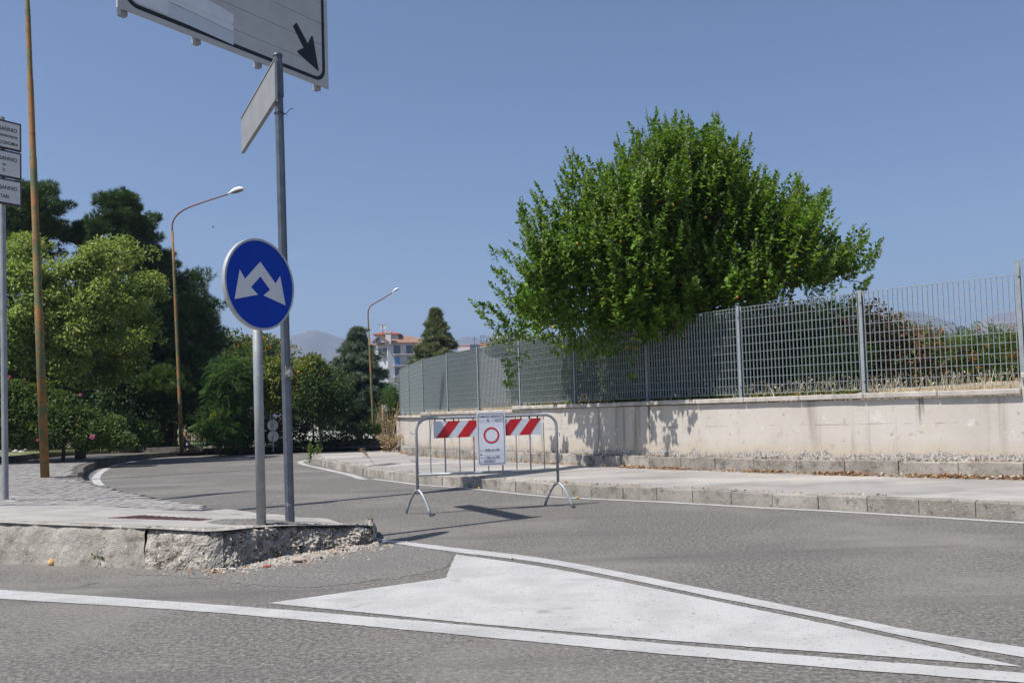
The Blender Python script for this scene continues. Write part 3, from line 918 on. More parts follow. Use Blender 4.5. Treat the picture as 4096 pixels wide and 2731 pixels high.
# ------------------------------------------------------------------ garden with its kerb
GARD = [(p.x, p.y) for p in offset(GK, .08)]
gbk = [(-4, 42), (-40, 48), (-60, 20)]
gz = lambda x, y: g(y) + .36 + .05 * noise.noise(Vector((x * .8, y * .8, 0)))
GLAST = GK[-1]
cdt_sheet('garden', GARD + [(GLAST.x + .3, GLAST.y + 1.5), (GLAST.x + 5, GLAST.y + 3), (-4, 50), (-60, 50), (-60, 14)], gz, MA['soil_grass'], grid=1.2)
GKERB = tag(empty('garden_kerb', (0, 0, 0)), kind='structure')
stones('kerb_stone', GK, 1.0, .185, .14, MA['kerb_dark'], GKERB, zbase=.19, side=1)
# verge beyond the far kerb
fv = [(p.x, p.y) for p in offset(KL, .1) if p.x > -9]
strip_sheet('verge', [-12, 0, 6], [KL[-1].y + 1.2, 34, 36, 40, 50, 70], .10, MA['earth'])

# ------------------------------------------------------------------ haze and hills
def hill(name, px_ridge, d, m, seed, depth=900):
    """ridge line given as picture points at distance d; slopes fall to both sides"""
    pts = densify(px_ridge, 10)
    mb = MB(); vs = []
    nx = len(pts)
    prof = [(-1.0, 0.0), (-.8, .10), (-.6, .28), (-.4, .52), (-.2, .80), (-.08, .95), (0, 1.0), (.2, .8), (.6, .3), (1, 0)]
    for i, (px, py) in enumerate(pts):
        c = PD(px, py, d)
        for k, (t, h) in enumerate(prof):
            nz = noise.fractal(Vector((c.x * .004 + seed, t * 2.2, 0)), 1, 2, 5)
            z = -6 + (c.z + 6) * max(0, h + (nz * .12 * (1 - abs(2 * h - 1)) if 0 < h < 1 else 0))
            vs.append(Vector((c.x * (1 + t * .02) + 30 * nz * (1 if 0 < h < 1 else 0), d + t * depth, z)))
    k = len(prof)
    mb.add(vs, [(i * k + j, (i + 1) * k + j, (i + 1) * k + j + 1, i * k + j + 1) for i in range(nx - 1) for j in range(k - 1)])
    return tag(fixup(mb.build(name, m, smooth=True)), kind='structure')
hill('hill', [(300, 1640), (700, 1560), (900, 1470), (1060, 1392), (1160, 1348), (1185, 1338), (1215, 1333), (1232, 1324), (1262, 1321), (1300, 1330), (1350, 1347), (1420, 1366), (1500, 1395), (1600, 1440), (1720, 1500), (1850, 1590)], 2600, MA['hill'], 3)
hill('hill', [(1500, 1640), (1650, 1560), (1760, 1430), (1810, 1375), (1850, 1349), (1868, 1346), (1900, 1352), (1960, 1362), (2060, 1352), (2200, 1370), (2400, 1430), (2700, 1560), (3000, 1610)], 2900, MA['hill'], 9)
hill('hill', [(2900, 1610), (3100, 1500), (3300, 1360), (3420, 1270), (3500, 1246), (3600, 1243), (3690, 1252), (3760, 1280), (3820, 1312), (3900, 1345), (4000, 1400), (4150, 1500), (4300, 1570)], 2500, MA['hill'], 15)
hill('hill', [(3500, 1590), (3700, 1450), (3850, 1340), (3910, 1292), (3960, 1266), (4030, 1250), (4120, 1235), (4300, 1215), (4600, 1240), (5000, 1380), (5400, 1560)], 3000, MA['hill_bare'], 21)

# ------------------------------------------------------------------ lettering
def text_mesh(body, size, m, shear=0.0, align='LEFT', space=1.0, bold=0.0, xs=1.0):
    cu = bpy.data.curves.new('t', 'FONT')
    cu.body = body; cu.size = size; cu.shear = shear; cu.align_x = align; cu.space_character = space
    cu.offset = bold; cu.resolution_u = 3
    o = bpy.data.objects.new('t', cu); COL.objects.link(o)
    bpy.context.view_layer.update()
    me = bpy.data.meshes.new_from_object(o.evaluated_get(bpy.context.evaluated_depsgraph_get()))
    bpy.data.objects.remove(o); bpy.data.curves.remove(cu)
    me.materials.clear(); me.materials.append(m)
    if xs != 1: me.transform(Matrix.Diagonal((xs, 1, 1, 1)))
    return me
def text(name, body, size, m, origin, ex, ey, parent, **kw):
    """lettering lying in the plane of ex, ey at origin"""
    me = text_mesh(body, size, m, **kw)
    ez = ex.cross(ey)
    Mx = Matrix((ex, ey, ez)).transposed().to_4x4()
    me.transform(Matrix.Translation(Vector(origin)) @ Mx)
    o = bpy.data.objects.new(name, me); COL.objects.link(o)
    if parent is not None:
        o.parent = parent; o.location = -wpos(parent)
    return o

# ------------------------------------------------------------------ round blue sign on its post
b1 = PP(1046, 2101)
BS = tag(empty('road_sign', b1), 'round blue sign with two white downward arrows on a grey post', 'road sign')
D0 = b1.y
cdisc = PD(1042, 1141, D0)                       # centre of the disc
mb = MB(); mb.tube([b1 - UP * .1, PD(1022, 1010, D0)], .039, 14)
POST1 = mb.build('post', MA['galv_post'], BS, smooth=True)
for o_ in (POST1,):
    for p_ in o_.data.polygons: p_.use_smooth = len(p_.vertices) == 4
tc = Vector((-cdisc.x, -cdisc.y, 0)).normalized()
nrm = Matrix.Rotation(R(43.5), 3, 'Z') @ tc      # the face looks to the right of the camera
ex = Vector((-nrm.y, nrm.x, 0))
if ex.x < 0: ex = -ex
RD = .385
cdisc = Vector((b1.x + (cdisc.x - b1.x) * .0, b1.y, cdisc.z)) + (PD(1014, 1141, D0) - Vector((b1.x, b1.y, PD(1014, 1141, D0).z))) + nrm * .082
def disc(mb, c, r0, r1, n, t, mi, seg=64):
    if r0 <= 0:
        mb.prism([c + (ex * math.cos(2 * math.pi * k / seg) + UP * math.sin(2 * math.pi * k / seg)) * r1 for k in range(seg)], n, t, mi)
    else:
        vs = []
        for k in range(seg):
            d_ = ex * math.cos(2 * math.pi * k / seg) + UP * math.sin(2 * math.pi * k / seg)
            vs += [c + d_ * r0, c + d_ * r1, c + d_ * r1 - n * t, c + d_ * r0 - n * t]
        fs = []
        for k in range(seg):
            a_, b_ = 4 * k, 4 * ((k + 1) % seg)
            for q in range(4): fs.append((a_ + q, a_ + (q + 1) % 4, b_ + (q + 1) % 4, b_ + q))
        mb.add(vs, fs, mi)
mb = MB(); disc(mb, cdisc, 0, RD - .012, nrm, .012, 0)
FACEO = fixnormals(mb.build('disc', MA['sign_blue'], BS))
mb = MB(); disc(mb, cdisc + nrm * .006, RD - .018, RD, nrm, .035, 0)
fixnormals(mb.build('rim', MA['alu'], BS))
arr = [(0, .50), (.44, .07), (.58, .255), (.73, -.39), (.08, -.23), (.275, -.085), (0, .18)]
arr = arr + [(-x, y) for x, y in reversed(arr[1:-1])]
mb = MB(); mb.prism([cdisc + nrm * .003 + ex * x * RD + UP * y * RD for x, y in arr], nrm, .0025)
fixnormals(mb.build('arrow_mark', MA['sign_white'], FACEO))
for dz in (-.18, .18):
    mb = MB(); mb.box(cdisc - nrm * .065 + UP * dz, (.12, .08, .03), (ex, nrm, UP)); mb.build('clamp', MA['galv_post'], BS)
# ------------------------------------------------------------------ tall dark post with the white name plate
b2 = PD(1160, 2088, 7.62); b2.z = pav_z(b2.x, b2.y)
TP = tag(empty('sign_post', b2), 'tall dark eight sided post carrying a blank plate seen edgeways high up', 'sign post')
top2 = PD(1111, 226, b2.y)
mb = MB(); mb.tube([b2 - UP * .05, b2.lerp(top2, .5), top2], [.043, .041, .039], 8)
mb.build('post', MA['dark_post'], TP)
ctop = top2
mb = MB(); mb.tube([ctop, ctop + UP * .02], [.046, .042], 12); mb.build('cap', MA['dark_post'], TP)
zs = PD(1115, 388, b2.y)
mb = MB(); mb.tube([zs, b2.lerp(top2, .985)], [.047, .045], 8); mb.build('sleeve', MA['dark_post'], TP)
pn = [PD(1092, 269, b2.y - .02), PD(1096, 425, b2.y - .02)]; pf = [PD(964, 463, b2.y * 1.185), PD(967, 594, b2.y * 1.185)]
pv = (pf[0] - pn[0]); pv.z = 0
zt_, zb_ = (pn[0].z + pf[0].z) / 2, (pn[1].z + pf[1].z) / 2
q0 = Vector((pn[0].x, pn[0].y, 0)); q1 = q0 + pv; q0 = q0 - pv * .04
pnn = Vector((-pv.y, pv.x, 0)).normalized()
if pnn.dot(Vector(CAM) - q0) < 0: pnn = -pnn
mb = MB(); mb.prism([q0 + UP * zt_, q1 + UP * zt_, q1 + UP * zb_, q0 + UP * zb_], pnn, .022)
PL = fixnormals(mb.build('name_plate', MA['alu_back'], TP))
mb = MB(); pvn = pv.normalized()
for zz in (zt_ + .006, zb_ - .006): mb.box((q0 + q1) / 2 + UP * zz - pnn * .011, ((q1 - q0).length, .036, .012), (pvn, pnn, UP))
mb.build('edge_profile', MA['alu_back'], PL)
wb = PD(1118, 455, b2.y)
mb = MB(); mb.tube([wb + Vector((math.cos(a_) * .047, math.sin(a_) * .047, .004 * math.sin(3 * a_))) for a_ in np.linspace(0, 6.28, 14)], .004, 5)
mb.tube([wb + Vector((.045, -.01, 0)), wb + Vector((.06, -.02, -.012)), wb + Vector((.085, -.02, .01)), wb + Vector((.105, -.02, .034)), wb + Vector((.13, -.02, .038))], .003, 5)
mb.tube([wb + Vector((.05, -.02, -.005)), wb + Vector((.08, -.03, -.03))], .003, 5)
mb.build('wire_tie', MA['iron'], TP)
mb = MB(); st = PD(1150, 1487, b2.y); mb.tube([st - UP * .05, st + UP * .05], [.0435, .0435], 8); mb.build('torn_sticker', mat('torn_sticker', (.12, .12, .12), .8, (.45, .44, .42), 30, .5, .6), TP)

# ------------------------------------------------------------------ big direction board (upper left)
DR, DL = 12.9, 10.1
pr, pl = PD(1315, 358, DR), PD(470, 28, DL)
bd = Vector((pr.x - pl.x, pr.y - pl.y, 0)); bw_ = bd.length; bd.normalize()
bn = Vector((bd.y, -bd.x, 0))
zb_ = (pr.z + pl.z) / 2
BB = tag(empty('direction_board', (-6.9, 8.45, 0)), 'large pale direction board with a black slanting arrow and black border overhead', 'direction sign')
NPL, PH = 8, .325
org = Vector((pl.x, pl.y, zb_))                  # lower left corner of the face
for i in range(NPL):
    mb = MB(); c = org + bd * bw_ / 2 + UP * (PH * (i + .5)) - bn * .015
    mb.box(c, (bw_, .03, PH - .006), (bd, bn, UP)); mb.build('board_plank', MA['sign_board'], BB)
def on_board(px, py, off=.002): 
    return onplane(px, py, org, bn) + bn * off
def uv(u_, v_, off): return org + bd * u_ + UP * v_ + bn * off
# black border with rounded corners
Wb, Hb, rad = bw_, PH * NPL, .22
def rr(o_, r_):
    pts = []
    for cx_, cz_, a0 in ((Wb - o_ - r_, o_ + r_, -90), (Wb - o_ - r_, Hb - o_ - r_, 0), (o_ + r_, Hb - o_ - r_, 90), (o_ + r_, o_ + r_, 180)):
        for k in range(9): a_ = R(a0 + 90 * k / 8); pts.append((cx_ + r_ * math.cos(a_), cz_ + r_ * math.sin(a_)))
    return pts
o1, o2 = rr(.07, .20), rr(.125, .155)
mb = MB(); n = len(o1)
mb.add([uv(a_, b_, .002) for a_, b_ in o1] + [uv(a_, b_, .002) for a_, b_ in o2], [(i, (i + 1) % n, n + (i + 1) % n, n + i) for i in range(n)])
mb.build('border_line', MA['sign_black'], BB)
c7 = lambda x, y: (440 + x / 2.5289, y / 2.5289)
mb = MB(); mb.add([on_board(*c7(x, y), .0025) for x, y in ((1887, 230), (2000, 440), (2034, 372), (2042, 366), (2050, 372), (2056, 395), (2113, 728), (1905, 545), (1893, 528), (1898, 514), (1957, 487), (1848, 268))], [tuple(range(12))])
mb.build('arrow_mark', MA['sign_black'], BB)
# films stuck over the old writing
lo_uv = lambda px, py: (lambda d_: (d_.dot(bd), d_.z))(on_board(px, py, 0) - org)
def film(pts, m, off):
    mb = MB(); mb.add([on_board(*c7(x, y), off) for x, y in pts], [tuple(range(len(pts)))]); return fixnormals(mb.build('sticker_film', m, BB))
film([(200, -40), (590, -40), (588, 158), (430, 95), (265, 28)], MA['sign_film2'], .0032)
film([(590, 20), (1250, 335), (1250, 460), (588, 165)], MA['sign_film'], .0030)
film([(590, -60), (960, -10), (1110, 68), (1165, 100), (1215, 135), (1249, 148), (1249, 225), (1235, 250), (1100, 190), (590, -20)], MA['sign_film2'], .0036)
film([(590, -18), (1100, 192), (1235, 252), (1250, 275), (1250, 326), (590, 12)], MA['sign_film2'], .0034)
# stiffening profiles on the back
for px, py in ((505, 42), (800, 158), (1046, 256), (1282, 346)):
    q = onplane(px, py, org, bn); u_ = (q - org).dot(bd)
    if u_ < .1: u_ = .05
    mb = MB(); c = org + bd * u_ - bn * .085 + UP * (Hb / 2 - .06)
    mb.box(c + UP * .02, (.085, .085, Hb + .02), (bd, bn, UP)); mb.build('back_profile', MA['galv_post'], BB)
# mast beside the picture and its arm
mast = Vector((-6.9, 8.45, pav_z(-6.9, 8.45)))
armz = zb_ + Hb * .62
mb = MB(); mb.tube([mast - UP * .1, mast + UP * 3, Vector((mast.x, mast.y, zb_ + Hb * .9))], [.13, .12, .10], 14); mb.build('mast', MA['galv_post'], BB)
for zz in (armz, armz - .9):
    mb = MB(); mb.tube([Vector((mast.x, mast.y, zz)), Vector((pl.x, pl.y, zz)) - bn * .2, Vector((pr.x, pr.y, zz)) - bn * .2], .055, 10); mb.build('arm', MA['galv_post'], BB)

# ------------------------------------------------------------------ finger boards at the left edge
b3 = PP(22, 1996)
LS = tag(empty('finger_post', b3), 'three stacked white boards with dark frames on a grey post at left edge', 'direction sign')
mb = MB(); t3 = PD(6, 470, b3.y); mb.tube([b3 - UP * .05, Vector((t3.x, b3.y, t3.z))], .041, 14); mb.build('post', MA['galv_post'], LS, smooth=False)
fd = Vector((.57, .82, 0)).normalized(); fn = Vector((fd.y, -fd.x, 0))
rq = Vector((t3.x, b3.y, 0)) + fd * .235 + fn * .06
post2 = Vector((b3.x, b3.y, 0)) - fd * 1.15
mb = MB(); mb.tube([Vector((post2.x, post2.y, pav_z(post2.x, post2.y) - .05)), Vector((post2.x - .08, post2.y, t3.z))], .041, 14); mb.build('post', MA['galv_post'], LS)
lines = [[("SANNIO", .080, .63, .062, .80), ("universitaria", .062, .42, .06, .82), ("ECONOMIA", .066, .16, .052, .78)],
         [("SANNIO", .080, .62, .062, .80), ("no", .060, .42, .215, .8), ("TI", .064, .20, .225, .7)],
         [("SANNIO", .080, .57, .062, .80), ("TARI", .070, .24, .175, .82)]]
for i, (ya, yb) in enumerate(((498, 611), (615, 723), (727, 829))):
    za, zb2 = PD(84, ya, rq.y).z, PD(86, yb, rq.y).z
    h_ = za - zb2; wdt = 1.45
    c = rq - fd * wdt / 2 + UP * (za + zb2) / 2
    mb = MB(); mb.box(c, (wdt, .035, h_), (fd, fn, UP)); bo = mb.build('board', MA['sign_frame'], LS); bevel(bo, .006, 1)
    mb = MB(); mb.box(c + fn * .0185, (wdt - .05, .004, h_ - .055), (fd, fn, UP)); pnl = mb.build('board_face', MA['sign_white'], bo)
    for body, sz, dz, ro, xs_ in lines[i]:
        text('lettering', body, sz, MA['sign_black'], rq + fn * .0225 + UP * (zb2 + dz * h_) - fd * ro, fd, UP, bo, align='RIGHT', bold=.0012, xs=xs_)

# ------------------------------------------------------------------ barrier with the notice
BL, BR = Vector((-1.105, 9.66, 0)), Vector((.505, 10.05, 0))
bdir = (BR - BL).normalized(); bnn = Vector((bdir.y, -bdir.x, 0))
blen = (BR - BL).length
ZT, ZB_, ZA, RT = 1.085, .445, .275, .0165
BAR = tag(empty('crowd_barrier', (BL + BR) / 2), 'galvanised steel barrier on splayed legs with a red and white striped board', 'barrier')
arc = []
cr_ = .14
def bp_(s_, z_): return BL + bdir * s_ + UP * z_
path = [bp_(0, ZA)]
for k in range(7): a_ = R(180 - 90 * k / 6); path.append(bp_(cr_ + cr_ * math.cos(a_), ZT - cr_ + cr_ * math.sin(a_)))
for k in range(7): a_ = R(90 - 90 * k / 6); path.append(bp_(blen - cr_ + cr_ * math.cos(a_), ZT - cr_ + cr_ * math.sin(a_)))
path.append(bp_(blen, ZA))
mb = MB(); mb.tube(path, RT, 12); mb.build('frame', MA['galv'], BAR, smooth=True)
mb = MB(); mb.tube([bp_(0, ZB_ + .005), bp_(blen, ZB_ - .01)], RT * .95, 12); mb.build('bottom_rail', MA['galv'], BAR, smooth=True)
for s_ in np.linspace(.095, .905, 9):
    mb = MB(); k = int(round((s_ - .095) / .10125))
    mb.tube([bp_(s_ * blen, ZB_), bp_(s_ * blen, ZT)], .0085 if k % 2 else .0055, 8); mb.build('upright_bar', MA['galv'], BAR, smooth=True)
lv = Vector((.155, -.165, 0))
for base in (BL, BR):
    path = []
    for t_ in np.linspace(-1, 1, 17):
        path.append(base + lv * t_ + UP * (ZA + .005 - (ZA - .005) * (abs(t_) ** 1.75)))
    mb = MB(); mb.tube(path, RT * .95, 10); mb.build('foot', MA['galv'], BAR, smooth=True)
for z_ in (ZT - .17, ZB_ + .16):
    mb = MB(); mb.tube([bp_(0, z_), bp_(-.055, z_ + .002), bp_(-.06, z_ + .025)], .006, 6); mb.build('hook', MA['galv'], BAR)
    mb = MB(); mb.tube([bp_(blen, z_ - .05), bp_(blen + .035, z_ - .05), bp_(blen + .035, z_ - .09)], .005, 6); mb.build('hook', MA['galv'], BAR)
# striped board hung under the top rail
sa_, sb_ = .118 * blen, .885 * blen
zt2, zb2 = ZT - .035, ZT - .228
mb = MB(); mb.box(bp_((sa_ + sb_) / 2, (zt2 + zb2) / 2) + bnn * .016, (sb_ - sa_, .004, zt2 - zb2), (bdir, bnn, UP))
SB = mb.build('striped_board', MA['panel_white'], BAR)
def bq(s_, z_, o_=.0195): return bp_(s_, z_) + bnn * o_
W_ = sb_ - sa_
for k in range(5):
    x0 = sa_ + W_ * (.018 + .1918 * k)
    wd = W_ * .107; sl = W_ * .117; e = .002
    mb = MB(); mb.add([bq(x0, zb2 + e), bq(x0 + wd, zb2 + e), bq(min(x0 + wd + sl, sb_ - e), zt2 - e), bq(x0 + sl, zt2 - e)], [(0, 1, 2, 3)])
    mb.build('red_stripe', MA['red'], SB)
for k in (.13, .2, .26, .74, .8, .86):
    mb = MB(); mb.box(bp_(blen * k, ZT - .028) + bnn * .008, (.010, .028, .03), (bdir, bnn, UP)); mb.build('clip', MA['iron'], SB)
# paper notice
NO = tag(empty('paper_notice', bp_(.5 * blen, 0)), 'white paper notice with a red ring taped to the middle of the barrier', 'notice')
x0, x1, z0, z1 = .4185 * blen, .6225 * blen, .522, 1.135
def nq(a_, b_, o_=0.0): 
    """a_ 0..1 across, b_ 0..1 from the foot upwards"""
    return bp_(x0 + (x1 - x0) * a_, z0 + (z1 - z0) * b_) + bnn * (.034 + o_ + .006 * math.sin(b_ * 5) * a_) 
mb = MB(); vs = []
ng, nh = 7, 15
for i in range(nh):
    for j in range(ng): vs.append(nq(j / (ng - 1), i / (nh - 1)))
for i in range(nh):
    for j in range(ng): vs.append(nq(j / (ng - 1), i / (nh - 1), -.003))
fs = [(i * ng + j, i * ng + j + 1, (i + 1) * ng + j + 1, (i + 1) * ng + j) for i in range(nh - 1) for j in range(ng - 1)]
m_ = nh * ng
fs += [(m_ + i * ng + j, m_ + (i + 1) * ng + j, m_ + (i + 1) * ng + j + 1, m_ + i * ng + j + 1) for i in range(nh - 1) for j in range(ng - 1)]
fs += [(j, m_ + j, m_ + j + 1, j + 1) for j in range(ng - 1)] + [((nh - 1) * ng + j, (nh - 1) * ng + j + 1, m_ + (nh - 1) * ng + j + 1, m_ + (nh - 1) * ng + j) for j in range(ng - 1)]
fs += [(i * ng, (i + 1) * ng, m_ + (i + 1) * ng, m_ + i * ng) for i in range(nh - 1)] + [(i * ng + ng - 1, m_ + i * ng + ng - 1, m_ + (i + 1) * ng + ng - 1, (i + 1) * ng + ng - 1) for i in range(nh - 1)]
mb.add(vs, fs); SH = fixnormals(mb.build('sheet', MA['paper'], NO))
def ring_line(pts1, pts2, m, name, off=.0015):
    n = len(pts1); mb = MB()
    mb.add([nq(a_, b_, off) for a_, b_ in pts1] + [nq(a_, b_, off) for a_, b_ in pts2], [(i, (i + 1) % n, n + (i + 1) % n, n + i) for i in range(n)])
    return mb.build(name, m, SH)
asp = (x1 - x0) / (z1 - z0)
def rrect(o_, r_):
    pts = []
    for ax_, bx_, a0 in ((1 - o_ - r_, (o_ + r_) * asp, -90), (1 - o_ - r_, 1 - (o_ + r_) * asp, 0), (o_ + r_, 1 - (o_ + r_) * asp, 90), (o_ + r_, (o_ + r_) * asp, 180)):
        for k in range(7): a_ = R(a0 + 15 * k); pts.append((ax_ + r_ * math.cos(a_), bx_ + r_ * math.sin(a_) * asp))
    return pts
# subdivide long sides so that the line follows the sheet
def sd(p):
    out = []
    for i in range(len(p)):
        a_, b_ = p[i], p[(i + 1) % len(p)]
        for k in range(4): out.append((a_[0] + (b_[0] - a_[0]) * k / 4, a_[1] + (b_[1] - a_[1]) * k / 4))
    return out
ring_line(sd(rrect(.045, .07)), sd(rrect(.06, .06)), MA['ink'], 'border_line')
cr1 = [(.5 + .275 * math.cos(a_), .567 + .275 * .93 * asp * 1.08 * math.sin(a_)) for a_ in np.linspace(0, 2 * math.pi, 49)[:-1]]
cr2 = [(.5 + .215 * math.cos(a_), .567 + .215 * .93 * asp * 1.08 * math.sin(a_)) for a_ in np.linspace(0, 2 * math.pi, 49)[:-1]]
ring_line(cr1, cr2, MA['red_print'], 'red_ring', .002)
nw = x1 - x0
def ntext(body, a_, b_, size, m, al='LEFT', sh=0, xs=1, bold=0):
    return text('lettering', body, size, m, nq(a_, b_, .004), bdir, UP, SH, align=al, shear=sh, xs=xs, bold=bold)
ntext("COMUNE DI BENEVENTO", .5, .905, .030, MA['ink'], 'CENTER', 0, .83, .0007)
ntext("Ordin. n.", .09, .832, .024, MA['ink_pale'])
ntext("66", .34, .835, .032, MA['ink'], sh=.3, bold=.0007)
ntext("del", .50, .832, .022, MA['ink_pale'])
ntext("14/07/2017", .60, .832, .029, MA['ink'], sh=.3, xs=.78, bold=.0004)
ntext("da ore", .08, .275, .024, MA['ink'])
ntext("09,00 a ore 13,00", .27, .275, .034, MA['ink'], sh=.3, xs=.68, bold=.0007)
ntext("da ore", .08, .135, .024, MA['ink'])
ntext("15,00 a ore 19,00", .27, .137, .034, MA['ink'], sh=.3, xs=.68, bold=.0007)
ntext("del", .08, .055, .024, MA['ink'])
ntext("23/07/2017", .20, .062, .037, MA['ink'], sh=.3, xs=.80, bold=.0007)
for (a_, b_, a2) in ((.27, .265, .92), (.17, .198, .92), (.27, .125, .92), (.18, .052, .92), (.33, .825, .48), (.6, .822, .93)):
    mb = MB(); mb.add([nq(a_, b_, .002), nq(a2, b_, .002), nq(a2, b_ + .003, .002), nq(a_, b_ + .003, .002)], [(0, 1, 2, 3)]); mb.build('rule_line', MA['ink_pale'], SH)
mb = MB(); mb.add([nq(a_, b_, .002) for a_, b_ in ((.08, .205), (.115, .198), (.15, .200), (.15, .218), (.11, .219))], [(0, 1, 2, 3, 4)]); mb.build('ink_blot', MA['ink'], SH)

# ------------------------------------------------------------------ street lamps
def lamp_head(name, p, d, L_, parent):
    """flattened drop-shaped lantern starting at p, pointing along d"""
    d = Vector(d).normalized(); s_ = UP.cross(d).normalized(); up = d.cross(s_)
    prof = [(0, .10, .10), (.12, .16, .2), (.3, .30, .42), (.5, .42, .52), (.7, .42, .5), (.88, .28, .34), (1, .04, .06)]
    seg = 12; vs = []; fs = []; mi = []
    for t_, w_, h_ in prof:
        for k in range(seg):
            a_ = 2 * math.pi * k / seg
            hh = math.sin(a_); hh = hh if hh > 0 else hh * .18
            vs.append(Vector(p) + d * (t_ * L_) + s_ * math.cos(a_) * w_ * L_ * .42 + up * hh * h_ * L_ * .42)
    mb = MB(); b0 = []
    for i in range(len(prof) - 1):
        for k in range(seg): fs.append((i * seg + k, i * seg + (k + 1) % seg, (i + 1) * seg + (k + 1) % seg, (i + 1) * seg + k))
    fs += [tuple(range(seg - 1, -1, -1)), tuple((len(prof) - 1) * seg + k for k in range(seg))]
    mb.add(vs, fs); h = fixnormals(mb.build('lantern', MA['lamp_white'], parent, smooth=True))
    mb = MB(); c = Vector(p) + d * L_ * .58 - up * L_ * .042
    mb.add([c + d * math.cos(a_) * L_ * .34 + s_ * math.sin(a_) * L_ * .145 - up * .004 for a_ in np.linspace(0, 6.283, 17)[:-1]], [tuple(range(16))])
    mb.build('lamp_glass', MA['lamp_glass'], h)
    return h
def street_lamp(label, base, pole_top, joints, r0, r1, arm, headlen, arm_r=.035, armmat='rust_arm'):
    T_ = tag(empty('street_lamp', base), label, 'street lamp', 'street lamps with rusty poles')
    pts, rad = [], []
    js = [0] + sorted(joints) + [1]
    mb = MB()
    for i in range(len(js) - 1):
        a_, b_ = js[i], js[i + 1]
        ra = r0 + (r1 - r0) * i / max(1, len(js) - 2)
        p_, q_ = base.lerp(pole_top, a_), base.lerp(pole_top, b_)
        pts += [p_, q_ - (q_ - p_).normalized() * .02]; rad += [ra, ra * .985]
    mb.tube(pts, rad, 12); po = mb.build('pole', MA['rust_pole'], T_, smooth=True)
    for p_ in po.data.polygons: p_.use_smooth = len(p_.vertices) == 4
    mb = MB(); arm = cr3(arm, 5); mb.tube(arm, [arm_r + (arm_r * .75 - arm_r) * i / len(arm) for i in range(len(arm))], 8); mb.build('arm', MA[armmat], T_, smooth=True)
    lamp_head('lantern', arm[-1], arm[-1] - arm[-3], headlen, T_)
    return T_
# nearest pole at the left
b = P(180, 1891, .20); b.z = pav_z(b.x, b.y)
tp = PD(96, -350, b.y)
tq = lambda y_: (b.z - PD(150, y_, b.y).z) / (b.z - tp.z)
street_lamp('tall rusty street lamp pole nearest the camera beside the left signs', b - UP * .02, tp, [tq(1243), tq(930), tq(622), tq(312), tq(30)], .087, .046,
            [tp, tp + Vector((.02, 0, .35)), tp + Vector((.25, -.05, .8)), tp + Vector((.8, -.1, 1.05)), tp + Vector((1.9, -.3, 1.35))], .75, .04)
# second pole with the curved arm
b = P(728, 1810, .2); d2 = b.y
tp = PD(689, 921, d2)
tq = lambda y_: (b.z - PD(700, y_, d2).z) / (b.z - tp.z)
street_lamp('rusty street lamp with curved arm left of the blue sign', b - UP * .05, tp, [tq(1600), tq(1480), tq(1226), tq(1083)], .072, .045,
            [tp, PD(691, 888, d2), PD(712, 857, d2), PD(748, 833, d2 - .1), PD(813, 809, d2 - .2), PD(911, 777, d2 - .4)], .70)
# third
b = P(1497, 1782, .15); d3 = b.y
tp = PD(1475, 1322, d3)
tq = lambda y_: (b.z - PD(1480, y_, d3).z) / (b.z - tp.z)
street_lamp('slim street lamp with straight angled arm in front of the far cedar', b - UP * .1, tp, [tq(1640), tq(1497), tq(1420)], .055, .036,
            [tp, PD(1472, 1255, d3), PD(1479, 1228, d3), PD(1497, 1214, d3), PD(1530, 1195, d3), PD(1568, 1171, d3)], .36, .030)
# the ones behind the trees
d4 = 46.0
tp = PD(150, 1010, d4); b = Vector((tp.x, d4, g(d4)))
street_lamp('street lamp whose white lantern peeps over the pale green tree', b, tp, [.3, .6], .075, .045,
            [tp, PD(151, 1000, d4), PD(162, 985, d4 - .3), PD(175, 962, d4 - .6), PD(186, 938, d4 - .9)], .75)
d5 = 70.0
tp = PD(1030, 1440, d5); b = Vector((tp.x, d5, g(d5)))
street_lamp('distant street lamp with orange arm beside the blue sign post', b, tp, [.3, .6], .08, .05,
            [tp, PD(1034, 1428, d5), PD(1050, 1412, d5), PD(1072, 1398, d5), PD(1108, 1383, d5)], 1.1, .05)
d6 = 95.0
tp = PD(1015, 1460, d6); b = Vector((tp.x, d6, g(d6)))
street_lamp('farthest street lamp with only its lantern above the bushes', b, tp, [.3, .6], .08, .05,
            [tp, PD(1018, 1450, d6), PD(1028, 1444, d6), PD(1050, 1441, d6)], .75, .05)

# ------------------------------------------------------------------ double round sign seen from the back
b = P(1093, 1803, .13)
DS = tag(empty('round_sign_pair', b), 'two round grey signs one above the other seen from behind', 'road sign')
dd = b.y
mb = MB(); t_ = PD(1089, 1681, dd); mb.tube([b - UP * .05, Vector((t_.x, dd, t_.z))], .026, 10); mb.build('post', MA['galv_post'], DS, smooth=True)
exb = ex
for (px, py) in ((1091, 1700), (1093, 1745)):
    c = PD(px, py, dd + .05); r_ = .215
    mb = MB(); mb.prism([c + (Vector((.80, .6, 0)) * math.cos(a_) + UP * math.sin(a_)) * r_ for a_ in np.linspace(0, 6.283, 33)[:-1]], Vector((.6, -.8, 0)), .02)
    k = fixnormals(mb.build('disc', MA['alu'], DS))
    mb = MB(); mb.box(c + Vector((.0, -.03, 0)), (.12, .05, .03)); mb.build('clamp', MA['galv_post'], k)
